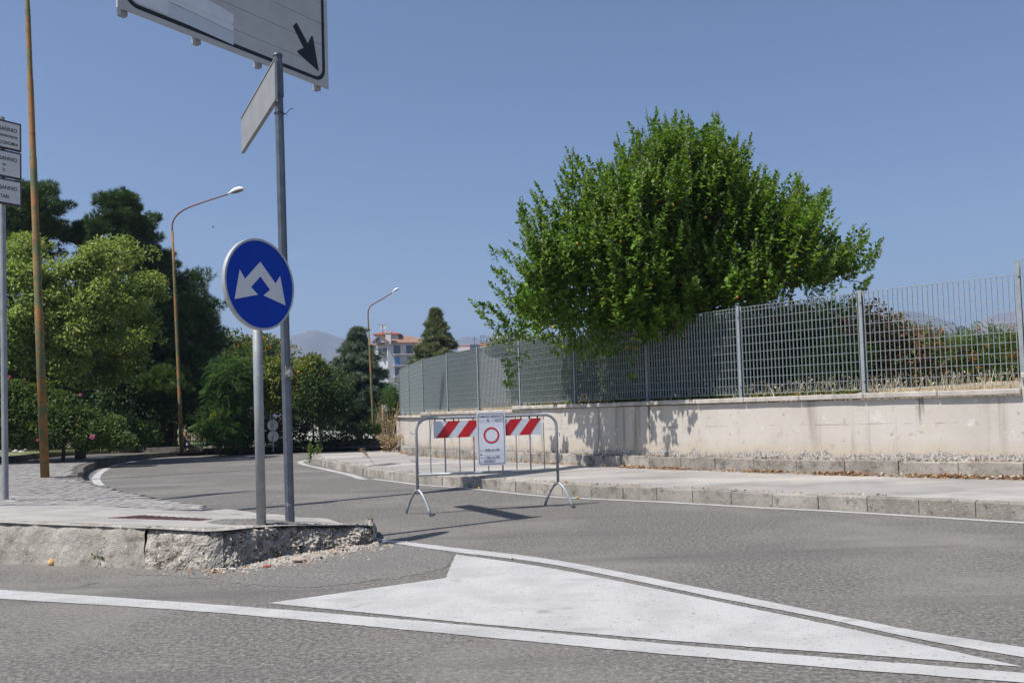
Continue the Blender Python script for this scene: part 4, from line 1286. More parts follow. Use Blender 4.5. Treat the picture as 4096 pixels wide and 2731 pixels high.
# wooden pole and small plate near the wall end
b = P(1534, 1792, .15); dw = b.y
WP = tag(empty('wooden_post', b), 'weathered wooden post with a small plate beside the wall end', 'post')
mb = MB(); t_ = PD(1530, 1617, dw); mb.tube([b - UP * .1, Vector((t_.x, dw, t_.z))], [.045, .038], 10); mb.build('post', MA['wood'], WP, smooth=True)
c = PD(1543, 1633, dw); mb = MB(); mb.prism([c + (Vector((.35, .94, 0)) * math.cos(a_) + UP * math.sin(a_)) * .13 for a_ in np.linspace(0, 6.283, 25)[:-1]], Vector((.94, -.35, 0)), .01); fixnormals(mb.build('plate', MA['alu'], WP))

# ------------------------------------------------------------------ foliage machinery
def unit(v): return v / np.maximum(1e-9, np.linalg.norm(v, axis=-1, keepdims=True))
def rsph(n): return unit(rng.normal(size=(n, 3)))
def instances(name, T, F, pos, D, Nn, S, m, parent, rnd=None, W=None):
    """many copies of a tiny leaf shape (x across, y along, z out of the leaf) as one mesh"""
    T = np.array(T, float); F = np.array(F, int)
    n, k = len(pos), len(T)
    D = unit(D); side = unit(np.cross(D, Nn)); Nz = np.cross(side, D)
    W = np.ones(n) if W is None else W
    V = pos[:, None, :] + S[:, None, None] * (T[None, :, 0, None] * W[:, None, None] * side[:, None, :] + T[None, :, 1, None] * D[:, None, :] + T[None, :, 2, None] * Nz[:, None, :])
    V = V.reshape(-1, 3)
    fs = F.shape[1]
    idx = (F[None] + (np.arange(n) * k)[:, None, None]).reshape(-1)
    me = bpy.data.meshes.new(name)
    me.vertices.add(len(V)); me.vertices.foreach_set('co', V.reshape(-1).astype(np.float32))
    me.loops.add(len(idx)); me.loops.foreach_set('vertex_index', idx.astype(np.int32))
    nf = len(idx) // fs
    me.polygons.add(nf); me.polygons.foreach_set('loop_start', (np.arange(nf) * fs).astype(np.int32))
    me.polygons.foreach_set('loop_total', np.full(nf, fs, np.int32))
    rnd = rng.random(n) if rnd is None else rnd
    at = me.attributes.new('rnd', 'FLOAT', 'FACE'); at.data.foreach_set('value', np.repeat(rnd, len(F)).astype(np.float32))
    me.materials.append(m)
    me.update(); me.validate()
    o = bpy.data.objects.new(name, me); COL.objects.link(o)
    if parent is not None:
        o.parent = parent; o.location = -wpos(parent)
    return o
LEAF_T = [(0, 0, 0), (-.27, .5, .09), (0, 1, -.10), (.27, .5, .09)]
LEAF_F = [(0, 2, 1), (0, 3, 2)]
def pinnate(pairs=6, w=.30):
    T, F = [], []
    for i in range(pairs):
        t_ = .18 + .8 * i / pairs
        l_ = w * (1 - .45 * abs(2 * (t_ - .45)))
        for s_ in (-1, 1):
            b_ = len(T)
            T += [(0, t_, -.25 * t_ * t_), (s_ * l_, t_ + .10, -.25 * t_ * t_ - .05), (s_ * l_ * .45, t_ + .13, -.25 * t_ * t_ + .01)]
            F.append((b_, b_ + 1, b_ + 2))
    return T, F
PIN_T, PIN_F = pinnate()
def tuft(n=7, spread=.55, w=.05, seed=1):
    r_ = np.random.default_rng(seed); T, F = [], []
    for i in range(n):
        a_ = 2 * math.pi * i / n + r_.random(); s_ = spread * (.3 + .7 * r_.random())
        d_ = np.array([math.cos(a_) * s_, 1.0, math.sin(a_) * s_]); d_ /= np.linalg.norm(d_)
        q_ = np.cross(d_, [.3, .2, .9]); q_ /= np.linalg.norm(q_)
        b_ = len(T); l_ = .75 + .4 * r_.random()
        T += [tuple(-q_ * w * .5), tuple(q_ * w * .5), tuple(d_ * l_)]
        F.append((b_, b_ + 1, b_ + 2))
    return T, F
PINE_T, PINE_F = tuft(9, .75, .085)
CED_T, CED_F = tuft(8, .9, .13, 4)
def edge_dist(poly, q):
    d = np.full(len(q), 1e9)
    n = len(poly)
    for i in range(n):
        a_, b_ = poly[i], poly[(i + 1) % n]
        ab = b_ - a_; t_ = np.clip(((q - a_) @ ab) / max(1e-9, ab @ ab), 0, 1)
        d = np.minimum(d, np.linalg.norm(q - (a_ + t_[:, None] * ab), axis=1))
    return d
def outline(px, d):
    return np.array([(PD(x, y, d).x, PD(x, y, d).z) for x, y in px])
def sample(poly, y0, T, n, margin=0.0, shell=.5):
    """points inside a crown of the given outline, half depth T"""
    lo, hi = poly.min(0), poly.max(0)
    out = []
    R_ = None
    got = 0
    while got < n:
        q = lo + rng.random((n * 3, 2)) * (hi - lo)
        q = q[inside(poly, q)]
        e = edge_dist(poly, q)
        k = e > margin
        q, e = q[k], e[k]
        if R_ is None: R_ = max(e.max() * .9, .1) if len(e) else 1
        f_ = np.clip(e / R_, 0, 1)
        half = T * np.sqrt(np.clip(1 - (1 - f_) ** 2, 0, 1))
        v = rng.random(len(q)) ** shell * np.where(rng.random(len(q)) < .66, -1, 1)
        out.append(np.column_stack([q[:, 0], y0 + v * half, q[:, 1]])); got += len(q)
        if len(q) == 0: margin *= .7
    return np.concatenate(out)[:n]
def clump_foliage(name, C, rc, per, T, F, size, m, parent, up=.35, outw=.8, droop=0.0, flat=1.0, sizevar=.35, W=None, inner=.45):
    """leaves set round clump centres"""
    n = len(C) * per
    ci = np.repeat(np.arange(len(C)), per)
    rr_ = (rc * (.65 + .7 * rng.random(len(C))))[ci]
    q = rsph(n); q[:, 2] = q[:, 2] * .8 + .12
    rad_ = (inner + (1 - inner) * rng.random(n) ** .6)
    pos = C[ci] + q * (rr_ * rad_)[:, None] * np.array([1, 1, flat])
    D = q * outw + rsph(n) * .7 + np.array([0, 0, up - droop])
    Nn = q * .6 + np.array([0, 0, .8]) + rsph(n) * .5
    S = size * (1 - sizevar + 2 * sizevar * rng.random(n))
    base = rng.random(len(C))[ci]
    rnd = np.clip(.55 * rng.random(n) + .45 * base, 0, 1)
    return instances(name, T, F, pos, D, Nn, S, m, parent, rnd=np.where(rng.random(n) < .03, 1.0, rnd * .97))
def limbs(name, base, fork, tips, r0, m, parent, wob=.12):
    mb = MB()
    base, fork = Vector(base), Vector(fork)
    mb.tube([base, base.lerp(fork, .35) + Vector((wob * .3, 0, 0)), base.lerp(fork, .7) - Vector((wob * .25, .02, 0)), fork], [r0 * 1.25, r0, r0 * .85, r0 * .7], 9)
    o = mb.build('trunk', m, parent, smooth=True)
    mb = MB()
    for t_ in tips:
        t_ = Vector(t_); s_ = random.uniform(.55, 1.0); a_ = base.lerp(fork, s_)
        mid = a_.lerp(t_, .5) + Vector((random.uniform(-wob, wob), random.uniform(-wob, wob), random.uniform(-.1, .25) * (t_ - a_).length * .4))
        rr_ = r0 * .42
        mb.tube([a_, a_.lerp(mid, .6), mid, t_], [rr_, rr_ * .75, rr_ * .5, rr_ * .15], 6, cap=False)
    mb.build(name, m, parent, smooth=True)
    return o

# ------------------------------------------------------------------ apple tree behind the fence
DA = 15.35
apx = [(1890, 1212), (1960, 1172), (2000, 1100), (1990, 1010), (2060, 1020), (2100, 930), (2075, 800), (2150, 760), (2210, 800), (2260, 660), (2290, 600), (2330, 690), (2400, 640), (2450, 700), (2485, 540),
       (2560, 500), (2640, 470), (2720, 450), (2760, 470), (2830, 470), (2870, 420), (2900, 520), (2980, 550), (3010, 660), (3070, 660), (3130, 740), (3180, 700), (3230, 760), (3320, 765), (3290, 880),
       (3360, 930), (3470, 920), (3420, 980), (3500, 1000), (3485, 1100), (3440, 1180), (3300, 1230), (3000, 1260), (2960, 1300), (2800, 1330), (2600, 1370), (2450, 1420), (2250, 1410), (2080, 1380), (1990, 1320)]
AP = outline(apx, DA)
APT = tag(empty('apple_tree', PD(2690, 1560, DA + .3)), 'broad bright green apple tree with upright shoots behind the metal fence', 'tree')
ctr = np.array([PD(2700, 1330, DA + .2)])[0]
nsh = 4200
bough = sample(AP, DA, 1.9, 100, .22, .36)
bi = rng.integers(0, len(bough), nsh)
base = bough[bi] + rng.normal(size=(nsh, 3)) * np.array([.24, .26, .20])
rad_ = base - ctr; rad_[:, 2] *= .8
dirs = unit(unit(rad_) * .55 + np.array([0, 0, .85]) + rng.normal(size=(nsh, 3)) * .28)
slen = .30 + .42 * rng.random(nsh) + np.where(rng.random(nsh) < .10, .42, 0)
hgt_f = np.clip((base[:, 2] - ctr[2]) / 4, 0, 1)
slen *= .75 + .5 * hgt_f
APX = np.array(apx, float)
tipw = base + dirs * slen[:, None]
tpx = np.array([topx(q) for q in tipw]); bpx = np.array([topx(q) for q in base])
okt = (inside(APX, tpx) & ((edge_dist(APX, tpx) > 42) | (rng.random(nsh) < .35))) | ((edge_dist(APX, tpx) < 25) & (rng.random(nsh) < .2))
okt &= inside(APX, bpx) | (edge_dist(APX, bpx) < 20)
base, dirs, slen, hgt_f = base[okt], dirs[okt], slen[okt], hgt_f[okt]
# long upright shoots breaking the outline
sb, sd_, sl_ = [], [], []
cpx = np.array([2720., 1250.])
for i in range(len(apx)):
    a_, b_ = APX[i], APX[(i + 1) % len(apx)]
    if min(a_[1], b_[1]) > 1235: continue
    for k in range(max(2, int(np.linalg.norm(b_ - a_) / 24))):
        q = a_ + (b_ - a_) * random.random(); o_ = (q - cpx) / np.linalg.norm(q - cpx)
        l_ = random.uniform(.40, .85) * (1.0 if q[1] < 1000 else .75); of_ = random.uniform(-62, 34)
        dv = Vector((o_[0] * .62 + random.gauss(0, .10), random.gauss(-.05, .2), max(.4, 1.05 - .3 * abs(o_[0])) + random.gauss(0, .1))).normalized()
        tipd = DA + random.uniform(-1.0, .8)
        e_ = PD(q[0] - o_[0] * of_ * .7, q[1] + of_, tipd)
        sb.append(np.array(e_ - dv * l_)); sd_.append(np.array(dv)); sl_.append(l_)
base = np.concatenate([base, sb]); dirs = np.concatenate([dirs, sd_]); slen = np.concatenate([slen, sl_])
hgt_f = np.concatenate([hgt_f, np.ones(len(sb))])
nsh = len(base); print('shoots', nsh)
per = 28
pos, D, Nn, S, tipf, rn = [], [], [], [], [], []
t_ = np.tile(np.linspace(.02, 1, per), nsh); ci = np.repeat(np.arange(nsh), per)
ph = np.tile(np.arange(per) * 2.4, nsh) + rng.random(nsh)[ci] * 6.28
dd_ = dirs[ci]
a1 = unit(np.cross(dd_, np.array([.31, .17, .93]))); a2 = np.cross(dd_, a1)
radial = a1 * np.cos(ph)[:, None] + a2 * np.sin(ph)[:, None]
bend = np.array([0, 0, -.10]) * (t_ ** 2)[:, None]
pos = base[ci] + dd_ * (slen[ci] * t_)[:, None] + bend * slen[ci][:, None] + rng.normal(size=(len(ci), 3)) * .035 * (1 - t_)[:, None]
D = radial * (1.05 - .55 * t_)[:, None] + dd_ * (.35 + .75 * t_)[:, None] + np.array([0, 0, -.35]) * (1 - t_)[:, None] + rng.normal(size=(len(ci), 3)) * .22
Nn = dd_ * .8 + np.array([0, 0, .5]) - radial * .2 + rng.normal(size=(len(ci), 3)) * .25
S = (.094 - .042 * t_ ** 2) * (.75 + .5 * rng.random(len(ci)))
rn = np.clip(.6 * rng.random(len(ci)) + .4 * rng.random(nsh)[ci], 0, .975)
rn[rng.random(len(ci)) < .006] = 1.0
tip = (t_ > .86) & (hgt_f[ci] > .1)
crown = instances('crown', LEAF_T, LEAF_F, pos[~tip], D[~tip], Nn[~tip], S[~tip], MA['leaf_apple'], APT, rn[~tip], np.full((~tip).sum(), 1.35))
instances('young_leaves', LEAF_T, LEAF_F, pos[tip], D[tip], Nn[tip], S[tip], MA['leaf_apple_tip'], crown, rn[tip], np.full(tip.sum(), 1.0))
# inner leaves so that the crown closes in shade
ib = sample(AP, DA, 1.4, 22000, .46, .8)
instances('inner_leaves', LEAF_T, LEAF_F, ib, rsph(len(ib)), rsph(len(ib)), .105 * (.7 + .6 * rng.random(len(ib))), MA['leaf_apple'], crown, rng.random(len(ib)) * .9, np.full(len(ib), 1.25))
tips = base[rng.choice(nsh, 70, False)]
limbs('branches', PD(2700, 1560, DA + .3), PD(2690, 1235, DA + .3), tips, .11, MA['bark'], APT, .15)
mb = MB()
for k in rng.choice(nsh, min(nsh, 1600), False):
    b_ = Vector(base[k]); e_ = b_ + Vector(dirs[k]) * float(slen[k]); mb.tube([b_, e_], [.008, .003], 3, cap=False)
mb.build('shoots', MA['bark'], APT)
mb = MB(); mb.tube([PD(2560, 1580, DA + .6), PD(2550, 1400, DA + .5), PD(2480, 1250, DA + .3)], [.09, .075, .05], 8); mb.build('trunk', MA['bark'], APT, smooth=True)
mb = MB(); mb.tube([PD(2740, 1580, DA + .2), PD(2735, 1400, DA), PD(2760, 1180, DA - .2)], [.08, .07, .05], 8); mb.build('trunk', MA['bark'], APT, smooth=True)
# apples
me_ = MB(); n_ = 8
vs = [(0, 0, .42)]
bmx = bmesh.new(); bmesh.ops.create_icosphere(bmx, subdivisions=2, radius=1)
for v in bmx.verts:
    r2 = math.hypot(v.co.x, v.co.y)
    if v.co.z > .5: v.co.z -= .35 * max(0, .6 - r2)
apple_me = bpy.data.meshes.new('apple'); bmx.to_mesh(apple_me); bmx.free()
apple_me.materials.append(MA['apple']); apple_me.polygons.foreach_set('use_smooth', [True] * len(apple_me.polygons))
fr_ = np.where((base[:, 1] < DA - .5) & (hgt_f < .8))[0]
surf = base[rng.choice(fr_, 40, False)] + dirs[rng.choice(len(base), 40)] * .05
for k in range(40):
    if surf[k][1] > DA: continue
    place('apple', apple_me, Vector(surf[k]) - Vector((0, .05, .05)), (.027, .027, .027), (Vector((1, 0, 0)), Vector((0, 1, 0)), UP), APT)
# sprays hanging over the wall
def spray(parent, cpx, d, n, spreadpx):
    for x, y in cpx:
        tag(clump_foliage('hanging_spray', np.array([PD(x, y, d)]), spreadpx, n, LEAF_T, LEAF_F, .085, MA['leaf_apple'], parent, up=-.1, outw=.5, droop=.4), kind='stuff')
spray(APT, [(2330, 1350), (2280, 1310), (2400, 1330), (2200, 1330), (2120, 1320), (2350, 1390), (2250, 1380), (2060, 1310), (2440, 1390)], 14.5, 120, .28)
spray(APT, [(2520, 1380), (2530, 1440), (2040, 1440), (2050, 1475), (2035, 1530), (2530, 1500), (2090, 1420)], 14.6, 26, .13)
# ------------------------------------------------------------------ pale green tree on the left
def leafy_tree(name, label, cat, px, d, T, nclump, rc, per, size, m, trunk_px, fork_px, r0, bark, group=None, shape=(LEAF_T, LEAF_F), margin=.15, droop=.2, shell=.4, up=.2, ntips=30, flat=.85, wisps=0, boughs=None):
    poly = outline(px, d)
    b_ = PD(*trunk_px, d); b_.z = min(b_.z, g(d) + .3)
    o = tag(empty(name, b_), label, cat, group)
    C_ = sample(poly, d, T, nclump, margin, shell)
    if boughs:
        nb_, R_ = boughs
        Bc = sample(poly, d, T, nb_, R_ * .62, .35)
        k_ = nclump // nb_; bi_ = np.repeat(np.arange(nb_), k_)
        q = rsph(len(bi_)) + np.array([-.15, -.35, .45]); q = unit(q)
        C_ = Bc[bi_] + q * (R_ * (.75 + .5 * rng.random(nb_))[bi_] * (.6 + .5 * rng.random(len(bi_))))[:, None] * np.array([1, 1, .8])
    clump_foliage('crown', C_, rc, per, shape[0], shape[1], size, m, o, droop=droop, up=up, flat=flat)
    if wisps:
        C2 = sample(poly, d, T * 1.05, wisps, .02, .25)
        clump_foliage('outer_sprays', C2, rc * .42, per // 4, shape[0], shape[1], size, m, o, droop=droop, up=up, flat=1.2)
    limbs('branches', b_ - UP * .2, PD(*fork_px, d), C_[rng.choice(len(C_), min(ntips, len(C_)), False)], r0, bark, o)
    return o
leafy_tree('linden_tree', 'pale yellow green broad tree behind the rusty pole at left', 'tree',
           [(-150, 1150), (0, 1090), (60, 990), (140, 970), (215, 985), (290, 930), (340, 975), (420, 960), (450, 1010), (520, 970), (590, 1010), (585, 1070), (605, 1090), (610, 1150), (640, 1170), (625, 1250), (600, 1290), (640, 1340), (600, 1400), (570, 1500), (480, 1520), (420, 1600), (300, 1560), (180, 1600), (80, 1560), (-150, 1600)],
           27.5, 2.2, 1235, .28, 85, .12, MA['leaf_light'], (320, 1700), (320, 1380), .14, MA['bark_grey'], droop=.55, margin=.20, ntips=60, wisps=60, boughs=(95, .60))
leafy_tree('flowering_shrub', 'dense dark green shrub with pink blossoms behind the white boulders', 'shrub',
           [(-200, 1530), (0, 1500), (170, 1525), (300, 1570), (420, 1640), (520, 1680), (600, 1720), (600, 1790), (400, 1800), (200, 1795), (-200, 1795)],
           25.6, 1.3, 480, .30, 150, .095, MA['leaf_shrub'], (250, 1790), (250, 1700), .05, MA['bark'], shell=.3, wisps=60)
SHR = bpy.data.objects['flowering_shrub']
for (px, py, d_, s_) in ((369, 1748, 23.6, .06), (322, 1578, 23.9, .035), (150, 1760, 23.6, .03), (38, 1506, 24.2, .035)):
    c = np.array(PD(px, py, d_)); n_ = 60
    q = rsph(n_); instances('blossom', LEAF_T, LEAF_F, c + q * s_ * .6, q, rsph(n_), np.full(n_, s_ * .6), MA['flower'], SHR, None, np.full(n_, 1.6))
# ------------------------------------------------------------------ pines
def pine(label, px, d, T, nclump, rc, per, size, trunk, r0=.16, m='needle_pine', top=None, flat=.8, margin=.12, name='pine_tree', cat='tree', shape=(PINE_T, PINE_F), up=.55):
    poly = outline(px, d)
    b_ = PD(*trunk, d); b_.z = min(b_.z, g(d) + .3)
    o = tag(empty(name, b_), label, cat)
    nb_ = max(7, nclump // 4); R_ = .60
    Bc = sample(poly, d, T, nb_, min(R_ * .5, margin * 3), .4)
    bi_ = np.repeat(np.arange(nb_), 9)
    q = unit(rsph(len(bi_)) + np.array([-.15, -.3, .35]))
    C_ = Bc[bi_] + q * (R_ * (.7 + .5 * rng.random(nb_))[bi_] * (.4 + .6 * rng.random(len(bi_))))[:, None] * np.array([1, 1, .7])
    rc = rc * .62; per = int(per * .8)
    clump_foliage('crown', C_, rc, per, shape[0], shape[1], size, MA[m], o, up=up, outw=.9, flat=flat, inner=.35)
    tp_ = PD(*(top or (trunk[0], min(y for x, y in px) + 40)), d)
    mb = MB(); mb.tube([b_ - UP * .3, b_.lerp(tp_, .5), tp_], [r0, r0 * .7, .02], 8); mb.build('trunk', MA['bark'], o, smooth=True)
    mb = MB()
    for k in rng.choice(len(C_), min(70, len(C_)), False):
        e_ = Vector(C_[k]); h_ = max(.05, min(.97, (e_.z - b_.z) / (tp_.z - b_.z) - .04)); a_ = b_.lerp(tp_, h_)
        mb.tube([a_, a_.lerp(e_, .5) + UP * .06, e_], [r0 * .22, r0 * .15, .012], 5, cap=False)
    mb.build('branches', MA['bark'], o, smooth=True)
    return o
pine('tall open crowned pine behind the three stacked boards', [(-160, 900), (0, 880), (60, 820), (110, 780), (160, 700), (190, 700), (235, 750), (250, 790), (235, 830), (290, 800), (330, 805), (320, 850), (260, 890), (270, 940), (180, 960), (160, 1040), (60, 1080), (0, 1060), (-160, 1100)],
     35.0, 1.6, 150, .42, 70, .20, (120, 1700), margin=.1)
pine('small pine top showing between the two taller pines', [(300, 940), (330, 900), (370, 890), (405, 905), (400, 960), (380, 1010), (310, 1010), (260, 980)], 37.0, 1.0, 26, .38, 70, .20, (350, 1700), margin=.05)
pine('narrow dark pine rising behind the pale green tree', [(500, 740), (535, 735), (570, 770), (592, 800), (588, 850), (640, 835), (640, 870), (600, 905), (640, 920), (635, 945), (590, 990), (620, 1040), (560, 1100), (430, 1090), (420, 1000), (440, 930), (475, 900), (430, 855), (440, 825), (475, 805)],
     34.0, 1.2, 130, .36, 75, .19, (530, 1700), margin=.06)
pine('large dark pine sloping down to the right behind the rusty lamp', [(620, 1010), (660, 965), (700, 970), (705, 1030), (760, 1040), (790, 1090), (815, 1115), (830, 1160), (865, 1200), (868, 1250), (915, 1240), (910, 1290), (880, 1310), (920, 1340), (910, 1400), (870, 1430), (880, 1500), (840, 1580), (830, 1660), (740, 1720), (600, 1700), (540, 1640), (560, 1300), (600, 1150)],
     37.0, 2.0, 380, .50, 62, .23, (690, 1770), r0=.2)
pine('young light green pine in front of the large dark pine', [(590, 1540), (640, 1500), (690, 1470), (740, 1460), (790, 1480), (760, 1540), (720, 1590), (620, 1620), (570, 1600)], 34.5, .6, 60, .32, 60, .17, (700, 1780), r0=.06, m='needle_pine_light', margin=.05)
# ------------------------------------------------------------------ cedars, hedge and shrubs across the road
def cedar(label, px, d, T, layers, trunk, m='needle_cedar', nb=190, size=.17, per=70, name='cedar_tree', droop=.12, cr=.19):
    """branches in flat tiers"""
    poly = outline(px, d)
    b_ = PD(*trunk, d); b_.z = min(b_.z, g(d) + .2)
    zt_ = poly[:, 1].max()
    tp_ = Vector((poly[poly[:, 1].argmax()][0], d, zt_))
    o = tag(empty(name, b_), label, 'tree')
    mb = MB(); mb.tube([b_ - UP * .3, b_.lerp(tp_, .5), tp_ - UP * .1], [.17, .1, .015], 8); mb.build('trunk', MA['bark'], o, smooth=True)
    C_ = []; mb = MB()
    zmin = poly[:, 1].min()
    tries = 0
    while len(C_) < nb * 6 and tries < 60000:
        tries += 1
        h_ = random.random() ** .8; z = zmin + .2 + (zt_ - zmin - .1) * h_
        f_ = min(.99, (z - b_.z) / (tp_.z - b_.z)); a_ = b_.lerp(tp_, f_)
        # widest extent of the outline at that height
        xs_ = np.linspace(poly[:, 0].min(), poly[:, 0].max(), 60)
        ins = inside(poly, np.column_stack([xs_, np.full(60, z)]))
        if not ins.any(): continue
        l_, r_ = xs_[ins].min(), xs_[ins].max()
        th = random.uniform(0, 6.283); c_, s_ = math.cos(th), math.sin(th)
        ext = ((r_ - a_.x) if c_ > 0 else (a_.x - l_)) * random.uniform(.72, 1.0)
        rad_ = abs(ext); ey = min(rad_, T * 1.1)
        if rad_ < .05: continue
        tipp = a_ + Vector((c_ * rad_, s_ * ey, -.10 * rad_ + random.uniform(-.1, .15)))
        mb.tube([a_, a_.lerp(tipp, .5) + UP * .05, tipp], [.035, .022, .008], 4, cap=False)
        for t_ in np.linspace(.35, 1, 6): C_.append(a_.lerp(tipp, t_) + Vector((random.gauss(0, .09), random.gauss(0, .09), random.gauss(0, .03) - .05 * t_)))
    C_ = np.array([tuple(c) for c in C_])
    mb.build('branches', MA['bark'], o, smooth=True)
    clump_foliage('crown', C_, cr, per // 3, CED_T, CED_F, size, MA[m], o, up=.3, outw=.9, flat=.55, inner=.1)
    return o
cedar('blue green cedar with tiered branches in front of the white house', [(1425, 1318), (1440, 1322), (1455, 1365), (1480, 1385), (1500, 1400), (1560, 1405), (1530, 1430), (1560, 1475), (1540, 1510), (1585, 1560), (1560, 1600), (1580, 1650), (1600, 1690), (1540, 1735), (1330, 1735), (1290, 1640), (1310, 1540), (1330, 1450), (1375, 1395), (1400, 1370)],
      39.0, 1.7, 16, (1440, 1770), nb=250, size=.17, cr=.15)
cedar('pointed olive green conifer rising behind the far end of fence', [(1739, 1238), (1747, 1238), (1762, 1290), (1785, 1300), (1790, 1330), (1815, 1335), (1806, 1355), (1838, 1365), (1830, 1390), (1860, 1400), (1860, 1480), (1590, 1490), (1625, 1450), (1610, 1430), (1660, 1415), (1650, 1390), (1690, 1370), (1680, 1345), (1712, 1320), (1706, 1295), (1728, 1280)],
      44.0, 1.6, 14, (1742, 1700), m='needle_cyp', nb=210, name='conifer', per=60, size=.15, cr=.12)
leafy_tree('oak_tree', 'distant grey green treetop just above the fence under the apple tree', 'tree', [(1950, 1390), (1960, 1360), (1985, 1350), (2030, 1355), (2080, 1345), (2150, 1360), (2150, 1420), (1950, 1420)], 60.0, 2.0, 40, .6, 110, .22, MA['needle_cyp'], (2050, 1620), (2050, 1450), .15, MA['bark'])
FR = (PIN_T, PIN_F)
leafy_tree('ash_tree', 'far round tree with orange seed clusters behind the blue sign post', 'tree', [(880, 1400), (900, 1350), (950, 1345), (1000, 1370), (1060, 1350), (1100, 1360), (1150, 1395), (1180, 1420), (1200, 1500), (1180, 1600), (880, 1600)], 52.0, 2.5, 130, .7, 120, .22, MA['leaf_orange'], (1030, 1700), (1030, 1520), .2, MA['bark'])
leafy_tree('ailanthus_tree', 'feathery leaved green tree left of the blue sign post', 'tree', [(870, 1480), (920, 1440), (990, 1430), (1030, 1450), (1040, 1560), (1020, 1700), (960, 1770), (860, 1770), (830, 1700), (880, 1600)], 33.5, 1.2, 120, .35, 22, .42, MA['leaf_ail'], (960, 1795), (950, 1600), .06, MA['bark_grey'], shape=FR, droop=.5, flat=1)
leafy_tree('ailanthus_tree', 'low feathery plant spreading over the pavement edge near the person', 'plant', [(800, 1690), (850, 1650), (930, 1660), (980, 1700), (960, 1760), (900, 1790), (820, 1770)], 32.6, .6, 36, .28, 20, .40, MA['leaf_ail'], (880, 1800), (880, 1740), .03, MA['bark_grey'], shape=FR, droop=.5)
leafy_tree('sumac_tree', 'yellowing feathery tree with orange flower heads between the two posts', 'tree', [(1060, 1470), (1100, 1440), (1160, 1430), (1200, 1440), (1240, 1410), (1290, 1440), (1310, 1500), (1300, 1600), (1200, 1680), (1080, 1660), (1050, 1560)], 34.0, 1.2, 130, .36, 60, .18, MA['leaf_yellow'], (1150, 1800), (1150, 1600), .06, MA['bark_grey'], droop=.4)
leafy_tree('slender_tree', 'slender grey green sapling top right of the dark post', 'tree', [(1230, 1440), (1240, 1400), (1255, 1390), (1265, 1410), (1270, 1450), (1280, 1560), (1220, 1560)], 36.0, .5, 26, .22, 50, .12, MA['leaf_dark'], (1250, 1800), (1250, 1560), .04, MA['bark'])
leafy_tree('laurel_bush', 'dark glossy evergreen bush right of the dark post', 'shrub', [(1180, 1580), (1220, 1500), (1290, 1450), (1340, 1470), (1400, 1500), (1420, 1600), (1400, 1680), (1300, 1690), (1200, 1700), (1160, 1680)], 33.6, 1.2, 170, .34, 80, .10, MA['leaf_dark'], (1280, 1800), (1280, 1640), .06, MA['bark'], shell=.3)
leafy_tree('hedge_bush', 'shaded bush filling the gap under the sumac tree', 'shrub', [(880, 1640), (960, 1640), (1040, 1620), (1120, 1640), (1180, 1650), (1220, 1690), (1200, 1790), (880, 1790)], 34.6, .9, 130, .36, 70, .11, MA['leaf_dark'], (1050, 1800), (1050, 1740), .05, MA['bark'], shell=.3)
leafy_tree('hedge_bush', 'thin straggly bush in front of the parked white van', 'shrub', [(1200, 1690), (1260, 1650), (1340, 1660), (1420, 1690), (1480, 1680), (1510, 1730), (1500, 1795), (1200, 1795)], 35.5, .7, 60, .30, 50, .11, MA['leaf_dark'], (1340, 1800), (1340, 1750), .04, MA['bark'], shell=.3)
leafy_tree('ailanthus_tree', 'feathery dark green tree hugging the far left end of the wall', 'tree', [(1530, 1600), (1560, 1540), (1590, 1520), (1600, 1600), (1605, 1700), (1570, 1760), (1520, 1740)], 36.5, .8, 60, .30, 24, .34, MA['leaf_ail'], (1560, 1800), (1560, 1650), .05, MA['bark_grey'], shape=FR, droop=.5)
leafy_tree('garden_bush', 'deeply shaded bush behind the seated person and railing', 'shrub', [(500, 1700), (560, 1600), (700, 1580), (830, 1620), (870, 1700), (850, 1760), (770, 1720), (700, 1700), (690, 1785), (520, 1790)], 35.0, .9, 190, .38, 70, .12, MA['leaf_dark'], (640, 1790), (640, 1700), .05, MA['bark'], shell=.3)
# ------------------------------------------------------------------ bushes on the bank at the right
def bank_z(x, y): return 1.30
leafy_tree('sumac_bush', 'rust red and orange leaved bush seen through the fence at right', 'shrub', [(3390, 1240), (3430, 1195), (3500, 1190), (3560, 1240), (3590, 1290), (3680, 1320), (3720, 1400), (3740, 1600), (3330, 1600), (3300, 1420)], 15.8, .9, 170, .24, 60, .085, MA['leaf_rust'], (3520, 1540), (3520, 1440), .03, MA['bark'], droop=.3)
leafy_tree('young_ailanthus', 'green feathery bush behind the rightmost fence panel', 'shrub', [(3600, 1370), (3700, 1340), (3800, 1350), (3880, 1330), (3960, 1330), (4080, 1335), (4200, 1320), (4300, 1340), (4300, 1600), (3640, 1600)], 17.2, 1.1, 280, .26, 26, .26, MA['leaf_orange'], (3930, 1540), (3930, 1440), .03, MA['bark'], shape=FR, droop=.35)
leafy_tree('young_bush', 'bright green bush at the foot of the apple tree crown right side', 'shrub', [(3240, 1380), (3300, 1330), (3400, 1350), (3470, 1400), (3450, 1480), (3400, 1590), (3160, 1590), (3180, 1440)], 15.2, .6, 90, .22, 60, .08, MA['leaf_apple'], (3330, 1540), (3330, 1470), .03, MA['bark'])
leafy_tree('undergrowth', 'dark tangled undergrowth below the apple tree behind the fence', 'shrub', [(2430, 1330), (2600, 1320), (2900, 1260), (3200, 1230), (3420, 1250), (3460, 1400), (3460, 1610), (2900, 1620), (2430, 1640)], 17.6, .8, 560, .36, 80, .11, MA['leaf_dark'], (2850, 1560), (2850, 1480), .03, MA['bark'], shell=.3)
